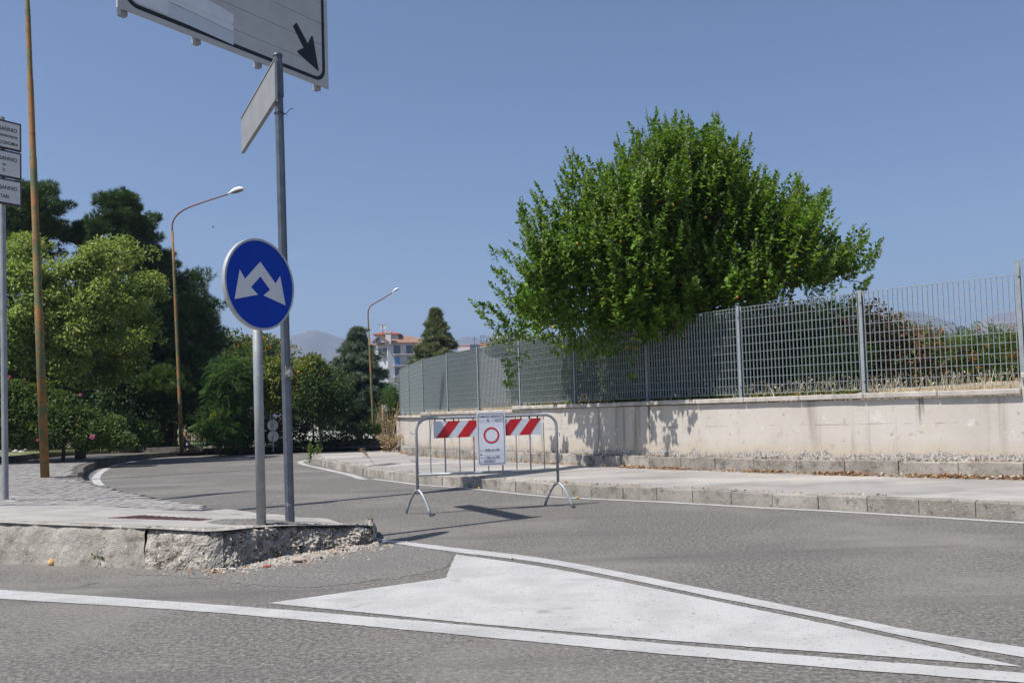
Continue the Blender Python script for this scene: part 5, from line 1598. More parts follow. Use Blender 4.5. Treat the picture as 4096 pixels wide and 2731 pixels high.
leafy_tree('undergrowth', 'dark leafy undergrowth behind the fence left of the apple trunks', 'shrub', [(2060, 1400), (2250, 1380), (2460, 1330), (2480, 1600), (2060, 1620)], 20.6, .8, 170, .40, 80, .12, MA['leaf_dark'], (2300, 1600), (2300, 1500), .03, MA['bark'], shell=.3)
# dark trees closing the view behind the left garden
leafy_tree('evergreen_tree', 'dark evergreen mass behind the pale green tree at far left', 'tree', [(-250, 1300), (100, 1250), (300, 1300), (420, 1350), (450, 1600), (450, 1795), (-250, 1795)], 36.5, 1.5, 520, .60, 80, .17, MA['leaf_dark'], (100, 1790), (100, 1500), .12, MA['bark'], shell=.5)
leafy_tree('evergreen_tree', 'dark evergreen mass between shrub and large pine in shade', 'tree', [(420, 1350), (600, 1350), (640, 1500), (640, 1640), (560, 1740), (420, 1760)], 35.0, 1.0, 260, .5, 80, .16, MA['leaf_dark'], (500, 1790), (500, 1500), .1, MA['bark'], shell=.5)
leafy_tree('evergreen_tree', 'dark evergreen mass closing the gap behind the iron railing', 'tree', [(560, 1480), (760, 1450), (900, 1480), (960, 1600), (930, 1680), (800, 1640), (640, 1640), (560, 1700)], 38.5, 1.2, 150, .5, 70, .15, MA['leaf_dark'], (880, 1790), (860, 1600), .1, MA['bark'], shell=.5)

# ------------------------------------------------------------------ houses in the distance
DH = 235.0
def house_block(parent, name, corner, ax, ay, L_, W_, z0, z1, m):
    """box from a corner along ax (length) and ay (depth)"""
    mb = MB(); c = corner + ax * L_ / 2 + ay * W_ / 2; mb.box((c.x, c.y, (z0 + z1) / 2), (L_, W_, z1 - z0), (ax, ay, UP))
    return mb.build(name, m, parent)
def hip_roof(parent, name, corner, ax, ay, L_, W_, z, h, m, over=.9, ridge=.35):
    a_ = corner - ax * over - ay * over; Lx, Wy = L_ + 2 * over, W_ + 2 * over
    e = [a_, a_ + ax * Lx, a_ + ax * Lx + ay * Wy, a_ + ay * Wy]
    r1_ = a_ + ax * Lx * ridge + ay * Wy / 2; r2_ = a_ + ax * Lx * (1 - ridge) + ay * Wy / 2
    vs = [Vector((q.x, q.y, z)) for q in e] + [Vector((q.x, q.y, z - .25)) for q in e] + [Vector((r1_.x, r1_.y, z + h)), Vector((r2_.x, r2_.y, z + h))]
    mb = MB(); mb.add(vs, [(0, 1, 9, 8), (1, 2, 9), (2, 3, 8, 9), (3, 0, 8), (4, 5, 1, 0), (5, 6, 2, 1), (6, 7, 3, 2), (7, 4, 0, 3), (7, 6, 5, 4)])
    return fixnormals(mb.build(name, m, parent))
cor = PD(1553, 1500, DH); cor.z = 0
HS = tag(empty('apartment_house', (cor.x, cor.y, -6)), 'white multi storey house with balconies and red tiled roof turret', 'building')
ra = Vector((.93, .36, 0)).normalized(); rb = Vector((-.55, .83, 0)).normalized()   # right facade / left facade directions
zE = PD(1553, 1370, DH).z
fl = 45 * DH / FOC
house_block(HS, 'wall', cor, ra, rb, 13.5, 12.0, -6, zE, MA['stucco_grey'])
hip_roof(HS, 'roof', cor, ra, rb, 13.5, 12.0, zE, PD(1553, 1336, DH).z - zE, MA['roof_old'])
c2 = cor + rb * 12 + Vector((-9, 2, 0))
house_block(HS, 'wall', c2, Vector((1, 0, 0)), Vector((0, 1, 0)), 9, 10, -6, zE - 2.5, MA['stucco_white'])
hip_roof(HS, 'roof', c2, Vector((1, 0, 0)), Vector((0, 1, 0)), 14, 10, zE - 2.5, 2.6, MA['roof_old'])
# white gable on the left facade
gA, gB, gT = PD(1492, 1369, DH - .6), PD(1552, 1369, DH - .6), PD(1520, 1343, DH - .6)
mb = MB(); mb.prism([gA, gB, gT], Vector((0, -1, 0)), 4.0); fixnormals(mb.build('gable', MA['stucco_white'], HS))
mb = MB()
for e0, e1 in ((gA, gT), (gT, gB)):
    d_ = (e1 - e0); n_ = Vector((-d_.z, 0, d_.x)).normalized(); n_ = n_ if n_.z > 0 else -n_
    mb.prism([e0 + Vector((0, -.5, 0)) - d_ * .08, e1 + Vector((0, -.5, 0)) + d_ * .08, e1 + Vector((0, -.5, 0)) + d_ * .08 + n_ * .3, e0 + Vector((0, -.5, 0)) - d_ * .08 + n_ * .3], Vector((0, -1, 0)), 4.6)
fixnormals(mb.build('gable_roof', MA['roof_old'], HS))
mb = MB(); q = PD(1511, 1363, DH - .75); mb.box(q, (.9, .3, 1.6)); mb.build('window', MA['shutter'], HS)
# turret
t0 = PD(1505, 1345, DH + 4); 
zt0, zt1 = PD(1540, 1350, DH + 4).z, PD(1540, 1336, DH + 4).z
tc_ = Vector((t0.x, DH + 4, 0)); wt = (PD(1588, 1340, DH + 4).x - PD(1502, 1340, DH + 4).x)
house_block(HS, 'turret', tc_, Vector((1, 0, 0)), Vector((0, 1, 0)), wt, wt, zt0 - 3, zt1, MA['stucco_white'])
hip_roof(HS, 'turret_roof', tc_, Vector((1, 0, 0)), Vector((0, 1, 0)), wt, wt, zt1, PD(1545, 1319, DH + 4).z - zt1, MA['roof_red'], .8, .47)
q = PD(1554, 1355, DH); mb = MB(); mb.box(q, (1.5, 1.5, 3.2)); mb.box(q + UP * 1.75, (1.9, 1.9, .3)); mb.build('chimney', MA['stucco_white'], HS)
q = PD(1531, 1330, DH + 4); mb = MB(); mb.tube([q - UP * 2, q + UP * 2.2], .07, 5); mb.box(q + UP * 2.2, (2.6, .1, .08)); mb.box(q + UP * 1.7, (1.8, .1, .08)); mb.build('antenna', MA['iron'], HS)
q = PD(1532, 1306, DH + 4); mb = MB()
for sx in (-1, 1):
    mb.prism([q + Vector((sx * .5 + math.cos(a_) * .45, 0, math.sin(a_) * .7)) for a_ in np.linspace(0, 6.283, 13)[:-1]], Vector((0, -1, 0)), .15)
fixnormals(mb.build('satellite_dish', MA['lamp_white'], HS))
# windows and balconies on the right facade, loggia on the left one
ofs = -rb.normalized()
rn_ = Vector((ra.y, -ra.x, 0))
for k in range(3):
    zf_ = zE - .6 - fl * (k + 1) + .4
    mb = MB(); c = cor + ra * 7.2 + rn_ * .7; mb.box((c.x, c.y, zf_), (11.5, 1.4, .22), (ra, rn_, UP)); bal = mb.build('balcony', MA['stucco_white'], HS)
    mb = MB(); c = cor + ra * 7.2 + rn_ * 1.35
    mb.box((c.x, c.y, zf_ + 1.05), (11.5, .06, .06), (ra, rn_, UP))
    for s_ in np.arange(-5.6, 5.7, .45): mb.box(c + ra * float(s_) - UP * 0 + Vector((0, 0, zf_ + .55 - c.z)), (.05, .05, 1.0), (ra, rn_, UP))
    mb.build('railing', MA['iron'], bal)
    for j, s_ in enumerate((2.6, 6.2, 9.8)):
        mb = MB(); c = cor + ra * s_ + rn_ * .06; mb.box((c.x, c.y, zf_ + 1.35), (1.9 if k == 0 else 1.4, .12, 2.3), (ra, rn_, UP))
        w_ = mb.build('window', MA['shutter' if (k != 1) else 'shutter_blue'], HS)
        if k == 0:
            for e_ in (-1.25, 1.25):
                mb = MB(); mb.box((c.x + ra.x * e_, c.y + ra.y * e_, zf_ + 1.35), (.35, .16, 2.3), (ra, rn_, UP)); mb.build('shutter', MA['stucco_white'], w_)
ln_ = Vector((-rb.y, rb.x, 0)); ln_ = ln_ if ln_.y < 0 else -ln_
for k, (s_, wd_) in enumerate(((1.8, 2.6), (5.0, 2.2))):
    mb = MB(); c = cor + rb * s_ + ln_ * .05; mb.box((c.x, c.y, zE - 2.4), (wd_, .12, 2.0), (rb, ln_, UP)); w_ = mb.build('window', MA['shutter'], HS)
    mb = MB(); mb.box((c.x + ln_.x * .4, c.y + ln_.y * .4, zE - 3.6), (wd_ + .6, .8, .2), (rb, ln_, UP)); mb.build('sill', MA['stucco_white'], w_)
# second house, low roof with antennas
DH2 = 300.0
q = PD(1832, 1386, DH2)
H2 = tag(empty('flat_house', (q.x, DH2, -6)), 'distant low house with orange roof and aerials above the fence', 'building')
w2 = PD(2075, 1386, DH2).x - q.x
house_block(H2, 'wall', Vector((q.x, DH2, 0)), Vector((1, 0, 0)), Vector((0, 1, 0)), w2, 12, -6, PD(1900, 1386, DH2).z, MA['stucco_white'])
hip_roof(H2, 'roof', Vector((q.x + 1, DH2 + 1, 0)), Vector((1, 0, 0)), Vector((0, 1, 0)), w2 - 2, 10, PD(1900, 1386, DH2).z + .3, PD(1900, 1374, DH2).z - PD(1900, 1386, DH2).z, MA['roof_red'], 1, .3)
mb = MB(); c = PD(1898, 1389, DH2 - .2); mb.box(c, (3.2, .3, 2.0)); mb.build('window', MA['shutter'], H2)
for px, py in ((1898, 1344), (1923, 1340), (1934, 1337), (1947, 1341)):
    mb = MB(); a_ = PD(px, py, DH2 + 5); mb.tube([Vector((a_.x, a_.y, PD(px, 1378, DH2 + 5).z)), a_], .07, 5); mb.box(a_ - UP * .6, (1.8, .08, .08)); mb.box(a_ - UP * 1.2, (1.4, .08, .08)); mb.build('antenna', MA['iron'], H2)
for px in (1996, 2013):
    mb = MB(); a_ = PD(px, 1351, DH2 + 4); mb.tube([a_ - Vector((.7, 0, 0)), a_ + Vector((.7, 0, 0))], .45, 10); mb.tube([a_ - UP * 2.6, a_ - UP * .4], .1, 5); mb.build('water_tank', MA['lamp_white'], H2)
DH3 = 120.0
q = PD(915, 1362, DH3)
H3 = tag(empty('tiled_house', (q.x, DH3, -3)), 'house whose red roof ridge shows above trees left of the blue sign', 'building')
w3 = PD(1030, 1362, DH3).x - q.x
house_block(H3, 'wall', Vector((q.x, DH3, 0)), Vector((1, 0, 0)), Vector((0, 1, 0)), w3, 8, -3, PD(950, 1375, DH3).z, MA['stucco_white'])
hip_roof(H3, 'roof', Vector((q.x, DH3, 0)), Vector((1, 0, 0)), Vector((0, 1, 0)), w3, 8, PD(950, 1375, DH3).z, PD(950, 1353, DH3).z - PD(950, 1375, DH3).z, MA['roof_red'], .5, .25)

# ------------------------------------------------------------------ parked vans behind the hedge
def van(label, c, heading, L_=4.6, Wd=1.85, Hh=1.85):
    o = tag(empty('parked_van', c), label, 'van', 'vans parked behind the hedge')
    fx = Vector((math.cos(heading), math.sin(heading), 0)); sx = Vector((-fx.y, fx.x, 0))
    prof = [(-.5, .18), (-.5, .62), (-.485, .93), (-.44, .99), (.12, 1.0), (.20, .96), (.33, .62), (.47, .52), (.5, .40), (.5, .18)]
    nn_ = len(prof); vs = []
    for s_, ins in ((-.5, 0), (.5, 0)):
        for a_, b_ in prof:
            tuck = .06 if b_ > .6 else 0
            vs.append(Vector(c) + fx * a_ * L_ + sx * Wd * s_ * (1 - tuck * 2) + UP * b_ * Hh)
    fs = [tuple(range(nn_ - 1, -1, -1)), tuple(range(nn_, 2 * nn_))] + [(i, (i + 1) % nn_, nn_ + (i + 1) % nn_, nn_ + i) for i in range(nn_)]
    mb = MB(); mb.add(vs, fs); bo = mb.build('body', MA['car_white'], o); bevel(bo, .05, 2)
    for s_ in (-.5, .5):
        for a0, a1, b0, b1 in ((-.42, -.16, .62, .90), (-.13, .06, .60, .90), (.09, .27, .60, .88)):
            a1t = a1 - (.09 if a1 > .2 else 0)
            y_ = .5 * (1 - .12) * (1 if s_ > 0 else -1) * 1.012
            mb = MB(); pts = [Vector(c) + fx * L_ * a_ + sx * Wd * y_ * (1.06 if b_ < .7 else 1) + UP * Hh * b_ for a_, b_ in ((a0, b0), (a1, b0), (a1t, b1), (a0, b1))]
            mb.prism(pts, sx * (1 if s_ > 0 else -1), .02); fixnormals(mb.build('window', MA['car_glass'], o))
    mb = MB(); mb.prism([Vector(c) + fx * L_ * a_ + sx * Wd * y_ + UP * Hh * b_ for a_, b_, y_ in ((.335, .635, -.42), (.335, .635, .42), (.212, .945, .36), (.212, .945, -.36))], (fx * .8 + UP * .6).normalized() , -.03); fixnormals(mb.build('windscreen', MA['car_glass'], o))
    for a_ in (-.31, .31):
        for s_ in (-.5, .5):
            w_ = Vector(c) + fx * a_ * L_ + sx * Wd * s_ * .94 + UP * .32
            mb = MB(); mb.tube([w_ - sx * .1, w_ + sx * .1], .32, 16); wh = mb.build('wheel', MA['rubber'], o)
            mb = MB(); mb.tube([w_ - sx * .108, w_ + sx * .108], .19, 10); mb.build('rim', MA['alu'], wh)
    for s_ in (-.38, .38):
        mb = MB(); mb.box(Vector(c) + fx * .495 * L_ + sx * Wd * s_ + UP * Hh * .42, (.06, .3, .16), (fx, sx, UP)); mb.build('headlight', MA['lamp_white'], o)
    return o
q = PD(1450, 1700, 43.0); van('white van parked sideways behind the cedar trunk', (q.x, 43, PD(1450, 1655, 43).z - 1.85), R(8), 5.0)
q = PD(1300, 1700, 45.0); van('white van half hidden by hedge left of the cedar', (q.x, 45, PD(1300, 1665, 45).z - 1.85), R(176), 4.4)
# sunlit car park beyond
mb = MB(); mb.add([(-35, 40.5, -1.0), (8, 40.5, -1.0), (8, 75, -1.0), (-35, 75, -1.0)], [(0, 1, 2, 3)])
# iron railing behind the seated person
RA = tag(empty('iron_railing', PD(720, 1790, 37.0)), 'dark iron railing half hidden in shade behind the seated person', 'railing')
r_me = unit_box('railing_bar', MA['iron'])
x0, x1 = PD(560, 1700, 37).x, PD(850, 1700, 37).x
zt_, zb_ = PD(700, 1640, 37).z, PD(700, 1775, 37).z
for x in np.arange(x0, x1, .10): place('railing_bar', r_me, (x, 37, (zt_ + zb_) / 2), (.022, .022, zt_ - zb_), (Vector((1, 0, 0)), Vector((0, 1, 0)), UP), RA)
for z_ in (zt_ - .1, zb_ + .1): place('rail', r_me, ((x0 + x1) / 2, 37.012, z_), (x1 - x0, .03, .04), (Vector((1, 0, 0)), Vector((0, 1, 0)), UP), RA)
LW2 = tag(empty('low_wall', PD(640, 1795, 36.4)), 'low grey wall in shade left of the seated person', 'wall')
mb = MB(); a_, b_ = PD(585, 1795, 36.4), PD(672, 1795, 36.4); zz = PD(620, 1752, 36.4).z
mb.box(((a_.x + b_.x) / 2, 36.4, zz / 2 + a_.z / 2 - .1), (b_.x - a_.x, .25, zz - a_.z + .2)); bevel(mb.build('block', MA['stucco_grey'], LW2), .02)

# ------------------------------------------------------------------ seated person by the lamp
def skin_mesh(name, J, E, Rd, mats, rules, parent, sub=2):
    me = bpy.data.meshes.new(name); me.from_pydata([tuple(j) for j in J], E, [])
    o = bpy.data.objects.new(name, me); COL.objects.link(o)
    m1 = o.modifiers.new('s', 'SKIN'); m1.use_smooth_shade = True
    m2 = o.modifiers.new('d', 'SUBSURF'); m2.levels = sub; m2.render_levels = sub
    sv = me.skin_vertices[0].data
    for i, r_ in enumerate(Rd): sv[i].radius = (r_, r_)
    sv[0].use_root = True
    bpy.context.view_layer.update()
    em = bpy.data.meshes.new_from_object(o.evaluated_get(bpy.context.evaluated_depsgraph_get()))
    bpy.data.objects.remove(o); bpy.data.meshes.remove(me)
    em.materials.clear()
    for m in mats: em.materials.append(m)
    for p in em.polygons: p.material_index = rules(p.center); p.use_smooth = True
    o = bpy.data.objects.new(name, em); COL.objects.link(o)
    if parent is not None: o.parent = parent
    return o
pb = P(752, 1803, .2); pb.y -= .34; pb.z = g(pb.y) + .20
PER = tag(empty('person', (pb.x, pb.y, pb.z)), 'person in navy trousers sitting on the kerb with hands raised to face', 'person')
k_ = .80
J = [(0, .30, .26), (0, .31, .42), (.0, .29, .60), (0, .25, .72), (0, .20, .78), (0, .15, .88), (0, .13, .97),     # 0 pelvis .. 6 crown
     (-.10, .28, .25), (-.14, -.02, .44), (-.15, .03, .07), (-.15, -.12, .03),                                        # left leg 7..10
     (.10, .28, .25), (.14, -.02, .44), (.15, .03, .07), (.15, -.12, .03),                                            # right leg 11..14
     (-.17, .25, .68), (-.19, .02, .50), (-.06, .00, .74), (-.035, -.005, .82),                                       # left arm 15..18
     (.17, .25, .68), (.19, .02, .50), (.06, .00, .74), (.035, -.005, .82)]
E_ = [(0, 1), (1, 2), (2, 3), (3, 4), (4, 5), (5, 6), (0, 7), (7, 8), (8, 9), (9, 10), (0, 11), (11, 12), (12, 13), (13, 14), (3, 15), (15, 16), (16, 17), (17, 18), (3, 19), (19, 20), (20, 21), (21, 22)]
Rd = [.14, .14, .15, .10, .05, .09, .07, .10, .075, .05, .04, .10, .075, .05, .04, .065, .045, .032, .030, .065, .045, .032, .030]
# fingers
for side, wi in ((-1, 18), (1, 22)):
    for f_ in range(4):
        J.append((side * (.055 - .018 * f_), -.03, .85)); J.append((side * (.05 - .018 * f_), -.005, .90 - .006 * abs(f_ - 1.5)))
        E_ += [(wi, len(J) - 2), (len(J) - 2, len(J) - 1)]; Rd += [.010, .008]
    J.append((side * .01, .0, .85)); E_.append((wi, len(J) - 1)); Rd.append(.010)
def rules(c):
    x, y, z = c.x / k_, c.y / k_, c.z / k_
    if z < .14: return 0 if z > .07 or y > -.02 else 2
    if z < .34 or (y < .12 and z < .48 and abs(x) > .06): return 3 if (.30 < z < .37 and y < .02) else 1
    if z > .76 or (y < .08): return 0
    return 2
Jk = [tuple(v * k_ for v in j) for j in J]
body = skin_mesh('body', Jk, E_, [r_ * k_ for r_ in Rd], [MA['skin'], MA['navy'], MA['dark_cloth'], MA['reflective']], rules, PER)
mb = MB()
for a_ in range(9):
    pass
bmx = bmesh.new(); bmesh.ops.create_uvsphere(bmx, u_segments=14, v_segments=8, radius=1)
hm = bpy.data.meshes.new('hair'); bmx.to_mesh(hm); bmx.free(); hm.materials.append(MA['hair'])
hm.transform(Matrix.Translation((0, .165 * k_, .965 * k_)) @ Matrix.Diagonal((.088 * k_, .098 * k_, .075 * k_, 1)))
ho = bpy.data.objects.new('hair', hm); COL.objects.link(ho); ho.parent = PER
mb = MB()
for nm, loc, sz in (('nose', (0, .055, .90), .016), ('ear', (-.09, .15, .91), .02), ('ear', (.09, .15, .91), .02)):
    m3 = MB(); m3.box(Vector(loc) * k_, (sz * k_, sz * k_ * 1.2, sz * k_ * 1.8)); o_ = m3.mesh(nm, MA['skin']); oo = bpy.data.objects.new(nm, o_); COL.objects.link(oo); oo.parent = body
for sx in (-1, 1):
    m3 = MB(); m3.box(Vector((sx * .035, .066, .915)) * k_, (.02 * k_, .01, .012 * k_)); oo = bpy.data.objects.new('eye', m3.mesh('eye', MA['hair'])); COL.objects.link(oo); oo.parent = body
gb = P(706, 1801, .2); gb.y -= .30; gb.z = g(gb.y) + .20
BG = tag(empty('bag', (gb.x, gb.y, gb.z)), 'bright green bag with a strap standing left of the seated person', 'bag')
mb = MB(); mb.box((gb.x, gb.y + .12, gb.z + .27), (.26, .16, .20)); bevel(mb.build('pouch', MA['green_bag'], BG), .04, 3)
mb = MB(); mb.tube([Vector((gb.x + .06, gb.y + .1, gb.z + .36)), Vector((gb.x + .08, gb.y + .12, gb.z + .50)), Vector((gb.x + .12, gb.y + .15, gb.z + .58))], .022, 6); mb.build('strap', MA['green_bag'], BG)
mb = MB(); mb.box((gb.x, gb.y + .14, gb.z + .085), (.30, .22, .17)); bevel(mb.build('base_block', MA['dark_cloth'], BG), .03, 2)

# ------------------------------------------------------------------ boulders, stones, rubble, litter
def rock_mesh(name, seed, m, amp=.35, sub=2):
    b_ = bmesh.new(); bmesh.ops.create_icosphere(b_, subdivisions=sub, radius=1)
    for v in b_.verts:
        v.co *= 1 + amp * noise.noise(v.co * 1.1 + Vector((seed * 7.1, 0, 0))) + amp * .4 * noise.noise(v.co * 2.6 + Vector((0, seed * 3.3, 0)))
    me = bpy.data.meshes.new(name); b_.to_mesh(me); b_.free(); me.materials.append(m)
    return me
XYZ = (Vector((1, 0, 0)), Vector((0, 1, 0)), UP)
rocks = [rock_mesh('boulder', s_, MA['boulder']) for s_ in range(6)]
ORD = 'first second third fourth fifth sixth seventh eighth ninth tenth eleventh twelfth thirteenth fourteenth fifteenth sixteenth seventeenth eighteenth nineteenth twentieth twenty-first twenty-second twenty-third twenty-fourth twenty-fifth twenty-sixth'.split()
bold = [(35, 1790, 15), (75, 1788, 12), (55, 1797, 11), (30, 1803, 13), (110, 1786, 11), (95, 1795, 13), (62, 1803, 11), (135, 1778, 13), (150, 1785, 12), (125, 1790, 11), (108, 1800, 12), (140, 1798, 11), (205, 1783, 12), (222, 1785, 10), (245, 1782, 11), (235, 1790, 10), (258, 1790, 9), (210, 1792, 10), (85, 1806, 10), (10, 1795, 12), (-20, 1800, 12), (5, 1806, 10)]
rank_b = sorted(range(len(bold)), key=lambda k: bold[k][0])
for i, (px, py, s_) in enumerate(bold):
    c = P(px, py + 4, .36); r_ = s_ * c.y / FOC * .95
    o = place('boulder', rocks[i % 6], c + UP * r_ * .3, (r_ * 1.15, r_, r_ * .7), (Vector((math.cos(i), math.sin(i), 0)), Vector((-math.sin(i), math.cos(i), 0)), UP), None)
    tag(o, '%s whitish boulder from the left on the grass behind the pavement' % ORD[rank_b.index(i)], 'boulder', 'white boulders on the grass')
# lawn blades
n_ = 9000
gp = []
for _ in range(n_):
    px, py = random.uniform(-60, 430), random.uniform(1776, 1822)
    gp.append(P(px, py, .36))
gp = np.array([tuple(p) for p in gp])
ok = np.array([p[1] > np.interp(p[0], [q.x for q in sorted(GK, key=lambda q: q.x)], [q.y for q in sorted(GK, key=lambda q: q.x)]) + .15 for p in gp])
gp = gp[ok]
BL_T, BL_F = [(-.06, 0, 0), (.06, 0, 0), (0, 1, .1)], [(0, 1, 2)]
o = instances('grass', BL_T, BL_F, gp - np.array([0, 0, .02]), rsph(len(gp)) * .5 + np.array([0, 0, 1.]), rsph(len(gp)), .06 + .09 * rng.random(len(gp)), MA['grass'], None)
tag(o, 'short green grass in front of the flowering shrub', 'grass', kind='stuff')
# rubble at the broken nose
rub = [rock_mesh('rubble_chunk', 10 + s_, MA['rubble'], .55, 1) for s_ in range(4)] + [rock_mesh('rubble_chunk', 20, MA['rubble_pink'], .5, 1)]
rl = [(1195, 2247, 34, .35), (1262, 2236, 26, .4), (1080, 2238, 17, .4), (1150, 2232, 12, .6), (1345, 2214, 16, .5), (1300, 2246, 9, .6), (975, 2250, 12, .4), (1390, 2190, 14, .5), (1430, 2196, 12, .5), (1475, 2190, 11, .5), (1478, 2238, 12, .3), (1330, 2224, 10, .6),
      (1265, 2205, 12, .5), (1102, 2246, 8, .7), (1120, 2258, 7, .6), (1170, 2252, 10, .5), (1510, 2185, 9, .5), (1530, 2194, 7, .6), (1190, 2262, 7, .6), (1265, 2262, 7, .6), (1225, 2216, 10, .5), (1402, 2212, 9, .5), (1440, 2215, 8, .5), (1375, 2232, 7, .5), (1452, 2176, 10, .6)]
rank_r = sorted(range(2, len(rl)), key=lambda k: -rl[k][0])
for i, (px, py, s_, fl_) in enumerate(rl):
    c = P(px, py, 0); r_ = s_ * c.y / FOC
    o = place('rubble_chunk', rub[i % 5 if i % 7 else 4], c + UP * r_ * fl_ * .5, (r_, r_ * .9, r_ * fl_), (Vector((math.cos(i * 2.1), math.sin(i * 2.1), 0)), Vector((-math.sin(i * 2.1), math.cos(i * 2.1), 0)), UP), None)
    tag(o, 'largest flat slab of broken concrete beside the damaged kerb nose' if i == 0 else 'pale squarish lump of concrete just behind the flat rubble slab' if i == 1 else '%s small chunk of broken concrete counted leftwards from the kerb nose' % ORD[rank_r.index(i)], 'rubble', 'rubble at the kerb nose')
n_ = 1500
pp_ = []
while len(pp_) < n_:
    px = random.gauss(1260, 190); py = 2286 - (px - 940) * .18 + random.gauss(-28, 18)
    lim = np.interp(px, [q[0] for q in foot_px], [q[1] for q in foot_px]) if px < 1489 else 2165
    if py < lim + 3 or py > 2300 or px > 1640: continue
    pp_.append(P(px, py, .004))
pp_ = np.array([tuple(p) for p in pp_])
TET_T, TET_F = [(-.5, -.4, 0), (.5, -.35, 0), (0, .5, 0), (.05, 0, .55)], [(0, 1, 3), (1, 2, 3), (2, 0, 3)]
th = rng.random(n_) * 6.283
Dg = np.column_stack([np.cos(th), np.sin(th), rng.normal(size=n_) * .1])
o = instances('gravel', TET_T, TET_F, pp_, Dg, np.tile([0, 0, 1.], (n_, 1)), .008 + .026 * rng.random(n_) ** 2.5, MA['gravel'], None)
tag(o, 'scattered gravel and crumbs along the broken kerb', 'gravel', kind='stuff')
c = P(209, 2259, 0); tag(place('stone', rock_mesh('stone', 44, MA['stone_yellow'], .3), c + UP * .025, (.035, .032, .028), XYZ, None), 'small yellow stone lying against the front of the worn kerb', 'stone')
c = P(1068, 2269, 0); mb = MB(); mb.box(c + UP * .012, (.06, .03, .014)); tag(bevel(mb.build('brick_shard', MA['plastic_red']), .006), 'small red shard lying on the road before the kerb', 'shard')
a_, b_ = P(845, 2277, 0), P(943, 2277, 0); mb = MB(); mb.tube([a_ + UP * .006, b_ + UP * .008], .004, 6); tag(mb.build('stick', MA['sign_white']), 'thin white stick lying on the road below the kerb', 'stick')
def litter(name, px, py, z, sz, m, label, cat):
    c = P(px, py, z); me = rock_mesh(name, px, MA[m], .5, 2)
    return tag(place(name, me, c + UP * sz[2] * .6, sz, XYZ, None), label, cat)
litter('wrapper', 3602, 1894, .15, (.055, .03, .02), 'plastic_blue', 'crumpled blue wrapper on the sidewalk against the stone ledge', 'litter')
litter('plastic_bag', 4025, 1902, .15, (.07, .05, .04), 'plastic_white', 'crumpled white plastic bag near the right end of sidewalk', 'litter')
litter('crushed_can', 3190, 2027, .0, (.04, .025, .012), 'black_thing', 'flattened dark scrap in the gutter below the right kerb', 'litter')
litter('crumpled_paper', 1848, 1943, 0.0, (.07, .04, .02), 'plastic_white', 'pale crumpled paper in the gutter at the barrier', 'litter')
BO = tag(empty('plastic_bottle', P(3460, 1831, .36)), 'clear bottle with red label lying on the wall ledge', 'bottle')
c = P(3460, 1831, .36); d_ = Vector((.72, -.69, 0))
c = c + Vector((.05, .05, .03))
mb = MB(); mb.tube([c - d_ * .07, c - d_ * .06, c + d_ * .03, c + d_ * .05, c + d_ * .075], [.012, .026, .026, .012, .011], 10); bo = mb.build('body', MA['plastic_white'], BO, smooth=True)
mb = MB(); mb.tube([c + d_ * .0, c + d_ * .03], .027, 10); mb.build('bottle_wrap', MA['plastic_red'], bo, smooth=True)
# fallen apples on the road and sidewalk
fa = [(1622, 1926, 0, 'yellow apple in the gutter left of the barrier'), (1824, 1944, 0, 'greenish apple in the gutter behind the barrier notice'), (2109, 1969, 0, 'yellow apple at the kerb under the right half of the barrier'), (1992, 1904, .15, 'yellow apple on the sidewalk edge behind the barrier'), (2310, 1995, 0, 'pale windfall apple near the right barrier foot'), (1380, 1884, 0, 'brown windfall apple below the far kerb'), (1455, 1899, 0, 'reddish windfall apple below the cracked kerb stone'), (2306, 2127, 0, 'pale apple core on the open asphalt right of the barrier'), (1917, 1955, 0, 'dark red windfall apple just beyond the edge line'), (2048, 2237, 0, 'orange scrap of apple on the upper edge line')]
for px, py, z, lb in fa:
    c = P(px, py, z); s_ = .021 * (1 if py < 2100 else .5)
    tag(place('fallen_apple', apple_me, c + UP * s_ * .8, (s_, s_, s_ * .85), XYZ, None), lb, 'apple', 'windfall apples')
# dead leaves along the ledge and kerb
def leaf_litter(name, label, fn, n_, size=.05):
    p_ = np.array([tuple(fn()) for _ in range(n_)])
    th = rng.random(n_) * 6.283
    o = instances(name, LEAF_T, LEAF_F, p_, np.column_stack([np.cos(th), np.sin(th), rng.normal(size=n_) * .25]), np.column_stack([rng.normal(size=n_) * .5, rng.normal(size=n_) * .5, np.ones(n_)]), size * (.5 + rng.random(n_)), MA['fallen'], None, None, np.full(n_, 1.3))
    return tag(o, label, 'leaves', kind='stuff')
LPn = offset(LP, -.03)
heaps = [s_at_px(LP, x) for x in (2540, 2680, 3050, 3350, 3370, 3700, 3760, 3800, 4040)]
def along():
    while True:
        if random.random() < .58: s_ = random.choice(heaps) + random.gauss(0, .9)
        else: s_ = random.uniform(s_at_px(LP, 1600), len(LP) - 2)
        if 0 < s_ < len(LP) - 2: break
    i_ = int(s_); q = LPn[i_].lerp(LPn[i_ + 1], s_ - i_); t_ = (LPn[i_ + 1] - LPn[i_]).normalized(); nn = Vector((t_.y, -t_.x, 0))
    e_ = abs(random.gauss(0, .055))
    return (q.x + nn.x * e_, q.y + nn.y * e_, g(q.y) + .15 + max(0, .045 - e_ * .5) * random.random())
leaf_litter('dead_leaves', 'line of brown dead leaves along the foot of the stone ledge', along, 2000, .048)
